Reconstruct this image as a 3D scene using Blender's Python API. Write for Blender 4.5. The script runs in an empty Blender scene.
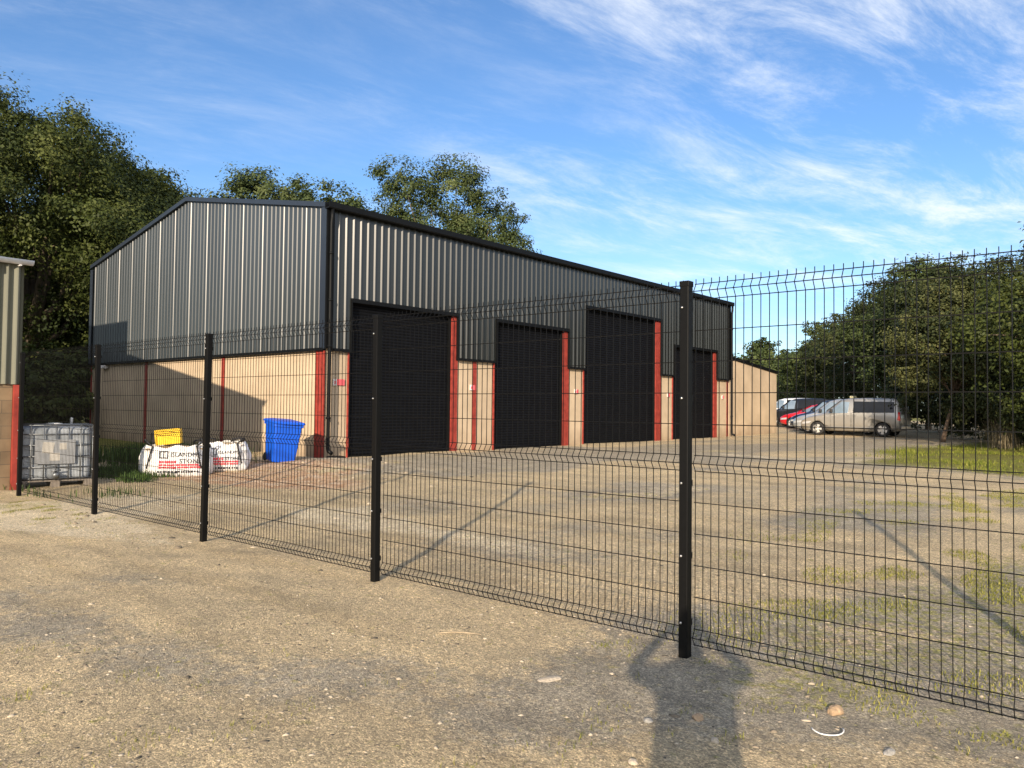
import bpy, bmesh, math, random
import numpy as np
from mathutils import Vector, Matrix, Euler, noise as mnoise
R = math.radians
PI = math.pi
rng = np.random.default_rng(7)
random.seed(7)
scene = bpy.context.scene
COL = scene.collection

# ------------------------------------------------------------------ camera
F_PX, YAW, PITCH, ROLL, CAM_Z = 777.24, 0.7089, 0.0300, 0.0110, 1.55
cp, sp = math.cos(PITCH), math.sin(PITCH)
FW = Vector((-math.sin(YAW) * cp, math.cos(YAW) * cp, sp))
RT0 = Vector((math.cos(YAW), math.sin(YAW), 0))
UP0 = RT0.cross(FW)
RT = RT0 * math.cos(ROLL) + UP0 * math.sin(ROLL)
UP = -RT0 * math.sin(ROLL) + UP0 * math.cos(ROLL)
cam_d = bpy.data.cameras.new('camera')
cam = bpy.data.objects.new('camera', cam_d); COL.objects.link(cam)
cam.matrix_world = Matrix(((RT.x, UP.x, -FW.x, 0), (RT.y, UP.y, -FW.y, 0), (RT.z, UP.z, -FW.z, CAM_Z), (0, 0, 0, 1)))
cam_d.sensor_width = 36; cam_d.sensor_fit = 'HORIZONTAL'
cam_d.lens = F_PX / 1024 * 36
cam_d.clip_start = 0.03; cam_d.clip_end = 3000
scene.camera = cam

def spot(px, depth):
    """ground point at a viewing direction and a real distance from the photographer"""
    lat = (px - 512) / F_PX * depth
    return (RT0.x * lat - math.sin(YAW) * depth, RT0.y * lat + math.cos(YAW) * depth)

# ------------------------------------------------------------------ helpers
def ss(v, a, b):
    t = np.clip((np.asarray(v, float) - a) / (b - a), 0, 1)
    return t * t * (3 - 2 * t)

def tag(o, label=None, cat=None, group=None, kind=None):
    if label: o['label'] = label
    if cat: o['category'] = cat
    if group: o['group'] = group
    if kind: o['kind'] = kind
    return o

def thing(name, label, cat, loc=(0, 0, 0), rz=0, group=None):
    o = bpy.data.objects.new(name, None); COL.objects.link(o)
    o.empty_display_size = .2
    o.location = loc; o.rotation_euler = (0, 0, rz)
    return tag(o, label, cat, group)

class MB:
    """collects shapes, links them as one mesh object"""
    def __init__(s): s.v = []; s.f = []; s.m = []; s.sm = []
    def add(s, vs, fs, mi=0, smooth=False, M=None):
        b = len(s.v)
        for v in vs:
            v = Vector(v)
            s.v.append(tuple(M @ v) if M else tuple(v))
        for f in fs:
            s.f.append([b + i for i in f]); s.m.append(mi); s.sm.append(smooth)
        return s
    def box(s, x0, x1, y0, y1, z0, z1, mi=0, M=None):
        vs = [(x, y, z) for z in (z0, z1) for y in (y0, y1) for x in (x0, x1)]
        return s.add(vs, [(0, 2, 3, 1), (4, 5, 7, 6), (0, 1, 5, 4), (2, 6, 7, 3), (0, 4, 6, 2), (1, 3, 7, 5)], mi, False, M)
    def rbox(s, x0, x1, y0, y1, z0, z1, r=.01, mi=0, M=None, seg=2):
        bm = bmesh.new(); bmesh.ops.create_cube(bm, size=1)
        for v in bm.verts:
            v.co = Vector((x0 + (v.co.x + .5) * (x1 - x0), y0 + (v.co.y + .5) * (y1 - y0), z0 + (v.co.z + .5) * (z1 - z0)))
        bmesh.ops.bevel(bm, geom=bm.edges[:], offset=r, segments=seg, profile=.5, affect='EDGES')
        s.bm(bm, mi, False, M); return s
    def bm(s, bm, mi=0, smooth=False, M=None):
        bm.verts.index_update()
        s.add([v.co.copy() for v in bm.verts], [[v.index for v in f.verts] for f in bm.faces], mi, smooth, M); bm.free()
        return s
    def tube(s, pts, r, n=8, mi=0, smooth=True, caps=True):
        pts = [Vector(p) for p in pts]
        rs = r if isinstance(r, (list, tuple)) else [r] * len(pts)
        vs = []; fs = []; ref = None
        for i, p in enumerate(pts):
            t = (pts[min(i + 1, len(pts) - 1)] - pts[max(i - 1, 0)])
            t = t.normalized() if t.length > 1e-9 else Vector((0, 0, 1))
            if ref is None: ref = Vector((1, 0, 0)) if abs(t.x) < .9 else Vector((0, 1, 0))
            a = (ref - t * ref.dot(t)).normalized(); b = t.cross(a); ref = a
            for k in range(n):
                an = 2 * PI * k / n
                vs.append(p + (a * math.cos(an) + b * math.sin(an)) * rs[i])
        for i in range(len(pts) - 1):
            for k in range(n):
                fs.append((i * n + k, i * n + (k + 1) % n, (i + 1) * n + (k + 1) % n, (i + 1) * n + k))
        if caps:
            fs.append(tuple(range(n - 1, -1, -1))); fs.append(tuple(range((len(pts) - 1) * n, len(pts) * n)))
        return s.add(vs, fs, mi, smooth)
    def lathe(s, prof, n=24, mi=0, axis='Z', M=None, smooth=True):
        vs = []; fs = []
        for (r, h) in prof:
            for k in range(n):
                a = 2 * PI * k / n
                p = (r * math.cos(a), r * math.sin(a), h)
                if axis == 'Y': p = (p[0], p[2], p[1])
                vs.append(p)
        for i in range(len(prof) - 1):
            for k in range(n):
                q = (i * n + k, i * n + (k + 1) % n, (i + 1) * n + (k + 1) % n, (i + 1) * n + k)
                fs.append(q if axis == 'Z' else q[::-1])
        return s.add(vs, fs, mi, smooth, M)
    def build(s, name, mats, parent=None, loc=None, recalc=False):
        me = bpy.data.meshes.new(name)
        me.from_pydata(s.v, [], s.f)
        if not isinstance(mats, (list, tuple)): mats = [mats]
        for m in mats: me.materials.append(m)
        me.polygons.foreach_set('material_index', s.m)
        me.polygons.foreach_set('use_smooth', s.sm)
        if recalc:
            bm = bmesh.new(); bm.from_mesh(me); bmesh.ops.recalc_face_normals(bm, faces=bm.faces[:]); bm.to_mesh(me); bm.free()
        me.update()
        o = bpy.data.objects.new(name, me); COL.objects.link(o)
        if parent: o.parent = parent
        if loc: o.location = loc
        return o

def copy_tree(o, parent=None):
    c = o.copy(); COL.objects.link(c)
    if parent: c.parent = parent
    for ch in list(o.children): copy_tree(ch, c)
    return c

# ------------------------------------------------------------------ materials
def mat(name, col, rough=.7, metal=0., var=.15, scale=6., bump=0., bscale=40., spec=.5, coat=0., col2=None, det=6., alpha=None, stretch=None):
    m = bpy.data.materials.new(name); m.use_nodes = True
    nt = m.node_tree; N = nt.nodes; L = nt.links
    b = N['Principled BSDF']
    b.inputs['Roughness'].default_value = rough; b.inputs['Metallic'].default_value = metal
    b.inputs['Specular IOR Level'].default_value = spec
    b.inputs['Coat Weight'].default_value = coat; b.inputs['Coat Roughness'].default_value = .08
    tc = N.new('ShaderNodeTexCoord')
    src = tc.outputs['Object']
    if stretch:
        mp = N.new('ShaderNodeMapping'); mp.inputs['Scale'].default_value = stretch
        L.new(src, mp.inputs['Vector']); src = mp.outputs['Vector']
    nz = N.new('ShaderNodeTexNoise'); nz.inputs['Scale'].default_value = scale; nz.inputs['Detail'].default_value = det
    nz.inputs['Roughness'].default_value = .62
    L.new(src, nz.inputs['Vector'])
    rp = N.new('ShaderNodeValToRGB')
    c1 = [max(0, c * (1 - var)) for c in col]; c2 = [min(1, c * (1 + var)) for c in (col2 or col)]
    rp.color_ramp.elements[0].position = .3; rp.color_ramp.elements[1].position = .7
    rp.color_ramp.elements[0].color = (*c1, 1); rp.color_ramp.elements[1].color = (*c2, 1)
    L.new(nz.outputs['Fac'], rp.inputs['Fac']); L.new(rp.outputs['Color'], b.inputs['Base Color'])
    if bump:
        n2 = N.new('ShaderNodeTexNoise'); n2.inputs['Scale'].default_value = bscale; n2.inputs['Detail'].default_value = 5
        L.new(src, n2.inputs['Vector'])
        bp = N.new('ShaderNodeBump'); bp.inputs['Strength'].default_value = min(1, bump); bp.inputs['Distance'].default_value = .02
        L.new(n2.outputs['Fac'], bp.inputs['Height']); L.new(bp.outputs['Normal'], b.inputs['Normal'])
    return m

M = {}
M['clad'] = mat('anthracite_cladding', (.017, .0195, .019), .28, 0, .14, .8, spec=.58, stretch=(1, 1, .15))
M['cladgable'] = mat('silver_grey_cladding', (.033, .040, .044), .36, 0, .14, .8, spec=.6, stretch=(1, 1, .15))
M['clad_edge'] = mat('bare_sheet_edge', (.55, .55, .5), .4, .4, .15, 9)
M['trim_dark'] = mat('dark_blue_trim', (.014, .020, .031), .42, 0, .08, 3, spec=.6)
M['trim_black'] = mat('black_trim', (.004, .0045, .005), .5, 0, .2, 4, spec=.15)
M['shutter'] = mat('black_shutter', (.0045, .005, .0065), .6, 0, .2, 3, spec=.09)
def wall_mat():
    m = mat('buff_concrete', (.46, .362, .252), .9, 0, .16, .9, bump=.25, bscale=55, spec=.2)
    nt = m.node_tree; N = nt.nodes; L = nt.links; b = N['Principled BSDF']
    old = b.inputs['Base Color'].links[0].from_socket
    g = N.new('ShaderNodeNewGeometry'); sp_ = N.new('ShaderNodeSeparateXYZ'); L.new(g.outputs['Position'], sp_.inputs[0])
    # rising damp and mud splash along the foot of the wall, with an uneven edge
    n = N.new('ShaderNodeTexNoise'); n.inputs['Scale'].default_value = 1.7; n.inputs['Detail'].default_value = 7
    L.new(g.outputs['Position'], n.inputs['Vector'])
    ad = N.new('ShaderNodeMath'); ad.operation = 'MULTIPLY_ADD'; ad.inputs[1].default_value = -1.1
    L.new(n.outputs['Fac'], ad.inputs[0]); L.new(sp_.outputs['Z'], ad.inputs[2])
    mr = N.new('ShaderNodeMapRange'); mr.inputs['From Min'].default_value = -.35; mr.inputs['From Max'].default_value = .25
    mr.inputs['To Min'].default_value = .55; mr.inputs['To Max'].default_value = 0
    L.new(ad.outputs[0], mr.inputs['Value'])
    mx = N.new('ShaderNodeMix'); mx.data_type = 'RGBA'; mx.inputs['B'].default_value = (.20, .14, .09, 1)
    L.new(mr.outputs[0], mx.inputs['Factor']); L.new(old, mx.inputs['A']); L.new(mx.outputs['Result'], b.inputs['Base Color'])
    return m
M['wall'] = wall_mat()
M['red'] = mat('red_oxide_steel', (.22, .026, .018), .6, 0, .25, 5, spec=.35, col2=(.26, .038, .026))
M['fence'] = mat('black_coated_steel', (.004, .004, .004), .5, 0, .15, 30, spec=.14)
M['bolt'] = mat('zinc_bolt', (.35, .35, .35), .3, .9, .1, 30)
M['gutter'] = mat('grey_plastic_gutter', (.62, .62, .60), .45, 0, .15, 3)
M['shedclad'] = mat('olive_shed_sheet', (.13, .132, .098), .6, 0, .2, 1.5, spec=.4, stretch=(1, 1, .2))
M['roof'] = mat('roof_sheet', (.06, .065, .07), .55, 0, .2, 1)
M['tank'] = mat('shade_dulled_plastic', (.20, .225, .25), .45, 0, .3, 3, col2=(.31, .335, .36))  # shade over the white tank is put into this dull blue-grey
M['galv'] = mat('galvanised_tube', (.20, .215, .23), .45, .7, .15, 12)
M['wood'] = mat('grey_pallet_wood', (.2, .17, .14), .85, 0, .25, 8)
M['paper'] = mat('faded_paper', (.42, .40, .36), .7, 0, .15, 6)
M['platemetal'] = mat('dull_sheet_plate', (.32, .33, .34), .5, .5, .15, 5)
M['bagwhite'] = mat('woven_white_bag', (.78, .77, .75), .75, 0, .07, 7, bump=.5, bscale=9)
M['bagblack'] = mat('black_webbing', (.02, .02, .022), .8, 0, .2, 20)
M['inkblack'] = mat('black_ink', (.03, .03, .04), .7, 0, .3, 20)
M['inkred'] = mat('red_ink', (.7, .06, .08), .7, 0, .25, 20)
M['sand'] = mat('damp_sand', (.42, .32, .2), .95, 0, .25, 14, bump=.6)
M['yellow'] = mat('yellow_plastic', (.85, .52, .005), .4, 0, .06, 5)
M['blue'] = mat('blue_plastic', (.003, .085, .58), .45, 0, .08, 3, spec=.5)
M['rubber'] = mat('black_rubber', (.016, .016, .017), .75, 0, .15, 20)
M['signwhite'] = mat('white_sign', (.62, .58, .55), .4, 0, .03, 4)
M['signred'] = mat('red_sign', (.62, .10, .12), .4, 0, .03, 4)
M['bark'] = mat('bark', (.11, .085, .06), .9, 0, .35, 5, bump=.9, bscale=14, stretch=(1, 1, .3))
M['barkpale'] = mat('pale_dead_wood', (.13, .09, .06), .9, 0, .3, 5, bump=.8, bscale=14)
M['glass'] = mat('dark_car_glass', (.006, .007, .009), .12, 0, .1, 2, spec=.4)
M['glass_sky'] = mat('sky_reflection_glass', (.16, .22, .28), .05, 0, .1, 2, spec=1., coat=1)  # sky reflection on car glass put into its pale base colour
M['rim'] = mat('alloy_rim', (.72, .72, .70), .3, .5, .05, 8)
M['lens'] = mat('headlamp_glass', (.5, .52, .55), .1, .2, .2, 8, coat=1)
M['taillens'] = mat('red_lamp_glass', (.55, .02, .02), .15, 0, .1, 8, coat=1)
M['plastic'] = mat('black_car_plastic', (.02, .02, .022), .6, 0, .1, 8)
M['stonepale'] = mat('pale_stone', (.40, .34, .26), .85, 0, .2, 20, bump=.5)
M['stonebrown'] = mat('brown_stone', (.36, .25, .15), .85, 0, .25, 20, bump=.5)
M['stonegrey'] = mat('grey_stone', (.25, .24, .22), .85, 0, .25, 20, bump=.5)
M['stick'] = mat('bleached_stick', (.36, .28, .18), .8, 0, .2, 20)
M['strip'] = mat('white_plastic_strip', (.6, .6, .58), .4, 0, .05, 10)
M['signcream'] = mat('cream_roof_sign', (.8, .72, .4), .4, 0, .05, 10)

def block_mat():
    m = bpy.data.materials.new('rough_blockwork'); m.use_nodes = True
    nt = m.node_tree; N = nt.nodes; L = nt.links; b = N['Principled BSDF']; b.inputs['Roughness'].default_value = .95
    tc = N.new('ShaderNodeTexCoord'); sx = N.new('ShaderNodeSeparateXYZ'); cx = N.new('ShaderNodeCombineXYZ')
    L.new(tc.outputs['Object'], sx.inputs[0])
    ad = N.new('ShaderNodeMath'); ad.operation = 'ADD'; L.new(sx.outputs['X'], ad.inputs[0]); L.new(sx.outputs['Y'], ad.inputs[1])
    L.new(ad.outputs[0], cx.inputs['X']); L.new(sx.outputs['Z'], cx.inputs['Y'])
    br = N.new('ShaderNodeTexBrick'); br.inputs['Scale'].default_value = 1
    br.inputs['Brick Width'].default_value = .45; br.inputs['Row Height'].default_value = .225; br.inputs['Mortar Size'].default_value = .006
    br.inputs['Color1'].default_value = (.20, .14, .08, 1); br.inputs['Color2'].default_value = (.15, .105, .062, 1); br.inputs['Mortar'].default_value = (.10, .075, .05, 1)
    L.new(cx.outputs[0], br.inputs['Vector'])
    nz = N.new('ShaderNodeTexNoise'); nz.inputs['Scale'].default_value = 2.2; nz.inputs['Detail'].default_value = 9; L.new(tc.outputs['Object'], nz.inputs['Vector'])
    mr = N.new('ShaderNodeMapRange'); mr.inputs['To Min'].default_value = .45; mr.inputs['To Max'].default_value = 1.5; L.new(nz.outputs['Fac'], mr.inputs['Value'])
    mx = N.new('ShaderNodeMix'); mx.data_type = 'RGBA'; mx.blend_type = 'MULTIPLY'; mx.inputs['Factor'].default_value = 1
    L.new(br.outputs['Color'], mx.inputs['A']); L.new(mr.outputs[0], mx.inputs['B']); L.new(mx.outputs['Result'], b.inputs['Base Color'])
    bp = N.new('ShaderNodeBump'); bp.inputs['Distance'].default_value = .03; bp.inputs['Strength'].default_value = .8
    L.new(nz.outputs['Fac'], bp.inputs['Height']); L.new(bp.outputs['Normal'], b.inputs['Normal'])
    return m
M['block'] = block_mat()

def leaf_mat(name, dark, mid, light, trans=.18):
    m = bpy.data.materials.new(name); m.use_nodes = True
    nt = m.node_tree; N = nt.nodes; L = nt.links; b = N['Principled BSDF']
    b.inputs['Roughness'].default_value = .6; b.inputs['Specular IOR Level'].default_value = .22
    at = N.new('ShaderNodeAttribute'); at.attribute_name = 'tint'
    rp = N.new('ShaderNodeValToRGB'); e = rp.color_ramp.elements
    e[0].color = (*dark, 1); e[1].color = (*light, 1); e[0].position = .05; e[1].position = .95
    k = e.new(.5); k.color = (*mid, 1)
    L.new(at.outputs['Fac'], rp.inputs['Fac']); L.new(rp.outputs['Color'], b.inputs['Base Color'])
    tr = N.new('ShaderNodeBsdfTranslucent'); L.new(rp.outputs['Color'], tr.inputs['Color'])
    mx = N.new('ShaderNodeMixShader'); mx.inputs[0].default_value = trans
    L.new(b.outputs[0], mx.inputs[1]); L.new(tr.outputs[0], mx.inputs[2]); L.new(mx.outputs[0], N['Material Output'].inputs['Surface'])
    return m
LEAF = {
 'sallow': leaf_mat('sallow_leaves', (.036, .044, .014), (.078, .088, .028), (.150, .150, .055)),
 'dark': leaf_mat('sycamore_leaves', (.018, .028, .006), (.045, .060, .012), (.095, .110, .028)),
 'mid': leaf_mat('ash_leaves', (.030, .046, .014), (.056, .078, .024), (.10, .12, .040)),
 'olive': leaf_mat('willow_leaves', (.015, .024, .008), (.036, .048, .015), (.092, .100, .032)),
 'grass': leaf_mat('green_grass', (.12, .14, .022), (.27, .27, .05), (.48, .42, .13), .35),
 'turf': leaf_mat('lush_grass', (.09, .125, .015), (.18, .21, .03), (.34, .32, .07), .35),
 'dry': leaf_mat('dry_grass', (.10, .085, .05), (.20, .165, .10), (.32, .27, .18), .3),
 'nettle': leaf_mat('weed_leaves', (.02, .045, .010), (.045, .085, .018), (.09, .14, .03)),
}

# ------------------------------------------------------------------ light and sky
SUN_EL = 16.5
SX, SY = 0.468, -0.884          # horizontal direction towards the sun
sun_d = bpy.data.lights.new('sun', 'SUN'); sun_d.energy = 3.6; sun_d.angle = R(.53); sun_d.color = (1, .83, .63)
sun = bpy.data.objects.new('sun', sun_d); COL.objects.link(sun)
tos = Vector((SX * math.cos(R(SUN_EL)), SY * math.cos(R(SUN_EL)), math.sin(R(SUN_EL)))).normalized()
sun.rotation_euler = tos.to_track_quat('Z', 'Y').to_euler(); sun.location = (20, -40, 30)
w = bpy.data.worlds.new('World'); scene.world = w; w.use_nodes = True
nt = w.node_tree; N = nt.nodes; L = nt.links
bg = N['Background']; bg.inputs['Strength'].default_value = .14
sky = N.new('ShaderNodeTexSky'); sky.sky_type = 'NISHITA'; sky.sun_disc = False
sky.sun_elevation = R(SUN_EL); sky.sun_rotation = math.atan2(SX, SY); sky.altitude = 50
sky.air_density = 1.0; sky.dust_density = .3; sky.ozone_density = 1.6
tc = N.new('ShaderNodeTexCoord'); sx = N.new('ShaderNodeSeparateXYZ'); L.new(tc.outputs['Generated'], sx.inputs[0])
def mth(op, a, b=None, clamp=False):
    n = N.new('ShaderNodeMath'); n.operation = op; n.use_clamp = clamp
    for i, v in enumerate((a, b)):
        if v is None: continue
        if isinstance(v, (int, float)): n.inputs[i].default_value = v
        else: L.new(v, n.inputs[i])
    return n.outputs[0]
zc = mth('ADD', mth('MAXIMUM', sx.outputs['Z'], 0.0), .16)
cx = N.new('ShaderNodeCombineXYZ'); L.new(mth('DIVIDE', sx.outputs['X'], zc), cx.inputs['X']); L.new(mth('DIVIDE', sx.outputs['Y'], zc), cx.inputs['Y'])
def cloud_noise(rot, scl, scale, det, rough, dist, loc=(0, 0, 0)):
    m0 = N.new('ShaderNodeMapping'); m0.inputs['Rotation'].default_value = (0, 0, R(-rot)); L.new(cx.outputs[0], m0.inputs['Vector'])
    mp = N.new('ShaderNodeMapping'); mp.inputs['Scale'].default_value = scl; mp.inputs['Location'].default_value = loc
    L.new(m0.outputs[0], mp.inputs['Vector'])
    n = N.new('ShaderNodeTexNoise'); n.inputs['Scale'].default_value = scale; n.inputs['Detail'].default_value = det
    n.inputs['Roughness'].default_value = rough; n.inputs['Distortion'].default_value = dist
    L.new(mp.outputs[0], n.inputs['Vector']); return n.outputs['Fac']
def rng_map(v, a, b, c=0., d=1.):
    m = N.new('ShaderNodeMapRange'); m.interpolation_type = 'SMOOTHSTEP'
    for k, x in zip(('From Min', 'From Max', 'To Min', 'To Max'), (a, b, c, d)): m.inputs[k].default_value = x
    L.new(v, m.inputs['Value']); return m.outputs[0]
n1 = cloud_noise(70, (1, 2.4, 1), 1.7, 14, .70, .35, (3.4, 1.2, 0))
n2 = cloud_noise(70, (.8, 1.5, 1), .62, 5, .55, .4, (8.3, 2.2, 0))
wisp = rng_map(n1, .40, .84)
body = rng_map(n2, .34, .58)
dt = N.new('ShaderNodeVectorMath'); dt.operation = 'DOT_PRODUCT'; L.new(tc.outputs['Generated'], dt.inputs[0])
dr = (FW * .55 + RT * .75 + UP * .25).normalized(); dt.inputs[1].default_value = dr
side = rng_map(dt.outputs['Value'], .42, .95, .45, 1.)
cover = mth('MULTIPLY', mth('MULTIPLY', wisp, mth('ADD', mth('MULTIPLY', body, .75), .26)), side)
low = rng_map(sx.outputs['Z'], .02, .32, .30, 0.)
n3 = cloud_noise(25, (1, 2.2, 1), .9, 8, .6, .8, (1.2, 6.6, 0))
cover = mth('ADD', mth('MULTIPLY', cover, 1.15), mth('MULTIPLY', low, rng_map(n3, .38, .68, .25, 1.)), True)
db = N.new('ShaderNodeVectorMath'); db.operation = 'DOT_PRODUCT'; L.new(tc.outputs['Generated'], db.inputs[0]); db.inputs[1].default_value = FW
fill_veil = mth('MULTIPLY', rng_map(db.outputs['Value'], .25, -.45, 0., .8), rng_map(n3, .30, .62, .5, 1.))  # bright cloud added in the unseen sky behind the camera for more ambient light

tint = N.new('ShaderNodeMix'); tint.data_type = 'RGBA'; tint.blend_type = 'MULTIPLY'; tint.inputs['Factor'].default_value = 1
L.new(sky.outputs[0], tint.inputs['A']); tint.inputs['B'].default_value = (.38, .51, .67, 1)
mx = N.new('ShaderNodeMix'); mx.data_type = 'RGBA'; L.new(cover, mx.inputs['Factor']); L.new(tint.outputs['Result'], mx.inputs['A']); mx.inputs['B'].default_value = (3.7, 3.85, 4.05, 1)
mv = N.new('ShaderNodeMix'); mv.data_type = 'RGBA'; L.new(fill_veil, mv.inputs['Factor']); L.new(mx.outputs['Result'], mv.inputs['A']); mv.inputs['B'].default_value = (6.0, 5.9, 5.9, 1)
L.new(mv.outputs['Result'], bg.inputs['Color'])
scene.view_settings.view_transform = 'Standard'; scene.view_settings.look = 'None'
scene.view_settings.exposure = 1.08; scene.view_settings.gamma = 1; scene.view_settings.use_curve_mapping = False

# ------------------------------------------------------------------ ground
def bump2(x, y, cx, cy, rx, ry, p=1.):
    return np.exp(-(((x - cx) / rx) ** 2 + ((y - cy) / ry) ** 2) ** p)
_ph = rng.uniform(0, 6.28, (40,)); _k = rng.normal(0, 1, (40, 2))
def wob(x, y, f, n=12, o=0):
    s = 0
    for i in range(n):
        s = s + np.sin((_k[(i + o) % 40, 0] * x + _k[(i + o) % 40, 1] * y) * f + _ph[(i + o) % 40])
    return s / math.sqrt(n / 2)          # about unit variance
def hgt(x, y):
    x = np.asarray(x, float); y = np.asarray(y, float)
    z = .22 * ss(y, 5, 12) + .10 * ss(y, 30, 41) + .30 * ss(y, 42, 56)
    z = z + .13 * bump2(x, y, -14.6, 10.7, 1.4, 1.2) + .05 * bump2(x, y, -12.9, 11.2, 1.5, 1.0)
    z = z + .16 * bump2(x, y, -6.3, 36.6, 1.3, 1.2) + .10 * bump2(x, y, -3.6, 33, 1.5, 1.5)
    near = 1 - ss(np.hypot(x, y), 25, 60)
    z = z + near * (.011 * wob(x, y, 1.1) + .006 * wob(x, y, 3.3, 12, 9) + .0035 * wob(x, y, 9, 12, 20))
    return z
def graded(lo, hi, a, b, step, grow=1.12):
    c = list(np.arange(a, b + 1e-6, step))
    s = step; v = a
    left = []
    while v > lo: s *= grow; v -= s; left.append(max(v, lo))
    s = step; v = b; right = []
    while v < hi: s *= grow; v += s; right.append(min(v, hi))
    return np.array(left[::-1] + c + right)
gx = graded(-900, 900, -18, 4, .09); gy = graded(-500, 1400, .5, 14, .08)
GX, GY = np.meshgrid(gx, gy)
GZ = hgt(GX, GY)
nx, ny = len(gx), len(gy)
me = bpy.data.meshes.new('ground')
idx = np.arange(nx * ny).reshape(ny, nx)
quads = np.stack([idx[:-1, :-1], idx[:-1, 1:], idx[1:, 1:], idx[1:, :-1]], -1).reshape(-1, 4)
me.vertices.add(nx * ny); me.vertices.foreach_set('co', np.stack([GX, GY, GZ], -1).reshape(-1))
me.loops.add(quads.size); me.loops.foreach_set('vertex_index', quads.reshape(-1))
me.polygons.add(len(quads)); me.polygons.foreach_set('loop_start', np.arange(0, quads.size, 4)); me.polygons.foreach_set('loop_total', np.full(len(quads), 4))
me.polygons.foreach_set('use_smooth', np.ones(len(quads), bool))
me.update()
x, y = GX, GY
wv = wob(x, y, .9, 14, 3); wv2 = wob(x, y, 2.6, 14, 17)
def zone(d, soft=.6): return np.clip(.5 + d / soft, 0, 1)
# where the place itself is a different stuff: pale crushed concrete, brick rubble, grey chippings, turf
pale = zone(.2 + 1.25 * bump2(x, y, -4.6, 22.0, 2.6, .45) + .9 * bump2(x, y, -9, 21.5, 2.5, .4) + 1.5 * bump2(x, y, -11.2, 4.1, 2.8, 1.0) + .9 * bump2(x, y, -12.5, 5.4, 1.6, .8) + .9 * bump2(x, y, -10.8, 6.6, 2.4, 1.0) + .8 * bump2(x, y, -12.6, 3.6, 2.0, .5) + 1.0 * bump2(x, y, -8.0, 6.6, 2.6, .5) - 1.0 + .28 * wv + .18 * wv2)
red = zone(1.9 * bump2(x, y, -13.3, 8.4, 2.9, 1.2) + 1.3 * bump2(x, y, -15.5, 9.2, 1.6, 1.3) - .75 + .25 * wv + .2 * wv2)
grey = zone(.30 * (y > 4.6) + 1.9 * bump2(x, y, -14.2, 10.4, 1.7, 1.3, 2) + 1.0 * bump2(x, y, -13.0, 15.0, 3.6, 5.0, 2) + .9 * bump2(x, y, -10.5, 27, 6, 14, 2) + 1.0 * bump2(x, y, -.2, 4.2, 3.0, 3.2, 2) + .75 * bump2(x, y, -1.0, 11, 3.0, 5, 2) + .85 * bump2(x, y, -4.9, 1.9, 1.9, .8) + .5 * bump2(x, y, -6.5, 3.1, 2.2, .5) + .45 * bump2(x, y, -3, 3, 1.5, .6) - .80 + .42 * wv + .30 * wv2, .9)
turf = zone(1.7 * bump2(x, y, -1.6, 29.0, 6.2, 9.5, 2) - .75 + .15 * wv)
turf = np.maximum(turf, zone(1.4 * bump2(x, y, -45, 18, 26, 24, 3) - .7 + .1 * wv))
turf = np.maximum(turf, ss(np.hypot(x + 10, y - 20), 55, 75))
weed = zone(1.1 * bump2(x, y, .1, 7.4, 3.2, 3.4, 2) + .7 * bump2(x, y, -1.0, 12.5, 2.6, 4, 2) + .55 * bump2(x, y, -4.4, 1.5, 1.2, .5) + .8 * bump2(x, y, -13.6, 4.3, 1.5, .7) - .95 + .30 * wv + .34 * wv2, .7)
for nme, a in (('m_pale', pale), ('m_red', red), ('m_grey', grey), ('m_turf', turf), ('m_weed', weed)):
    at = me.attributes.new(nme, 'FLOAT', 'POINT'); at.data.foreach_set('value', np.asarray(a, np.float32).reshape(-1))
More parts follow.
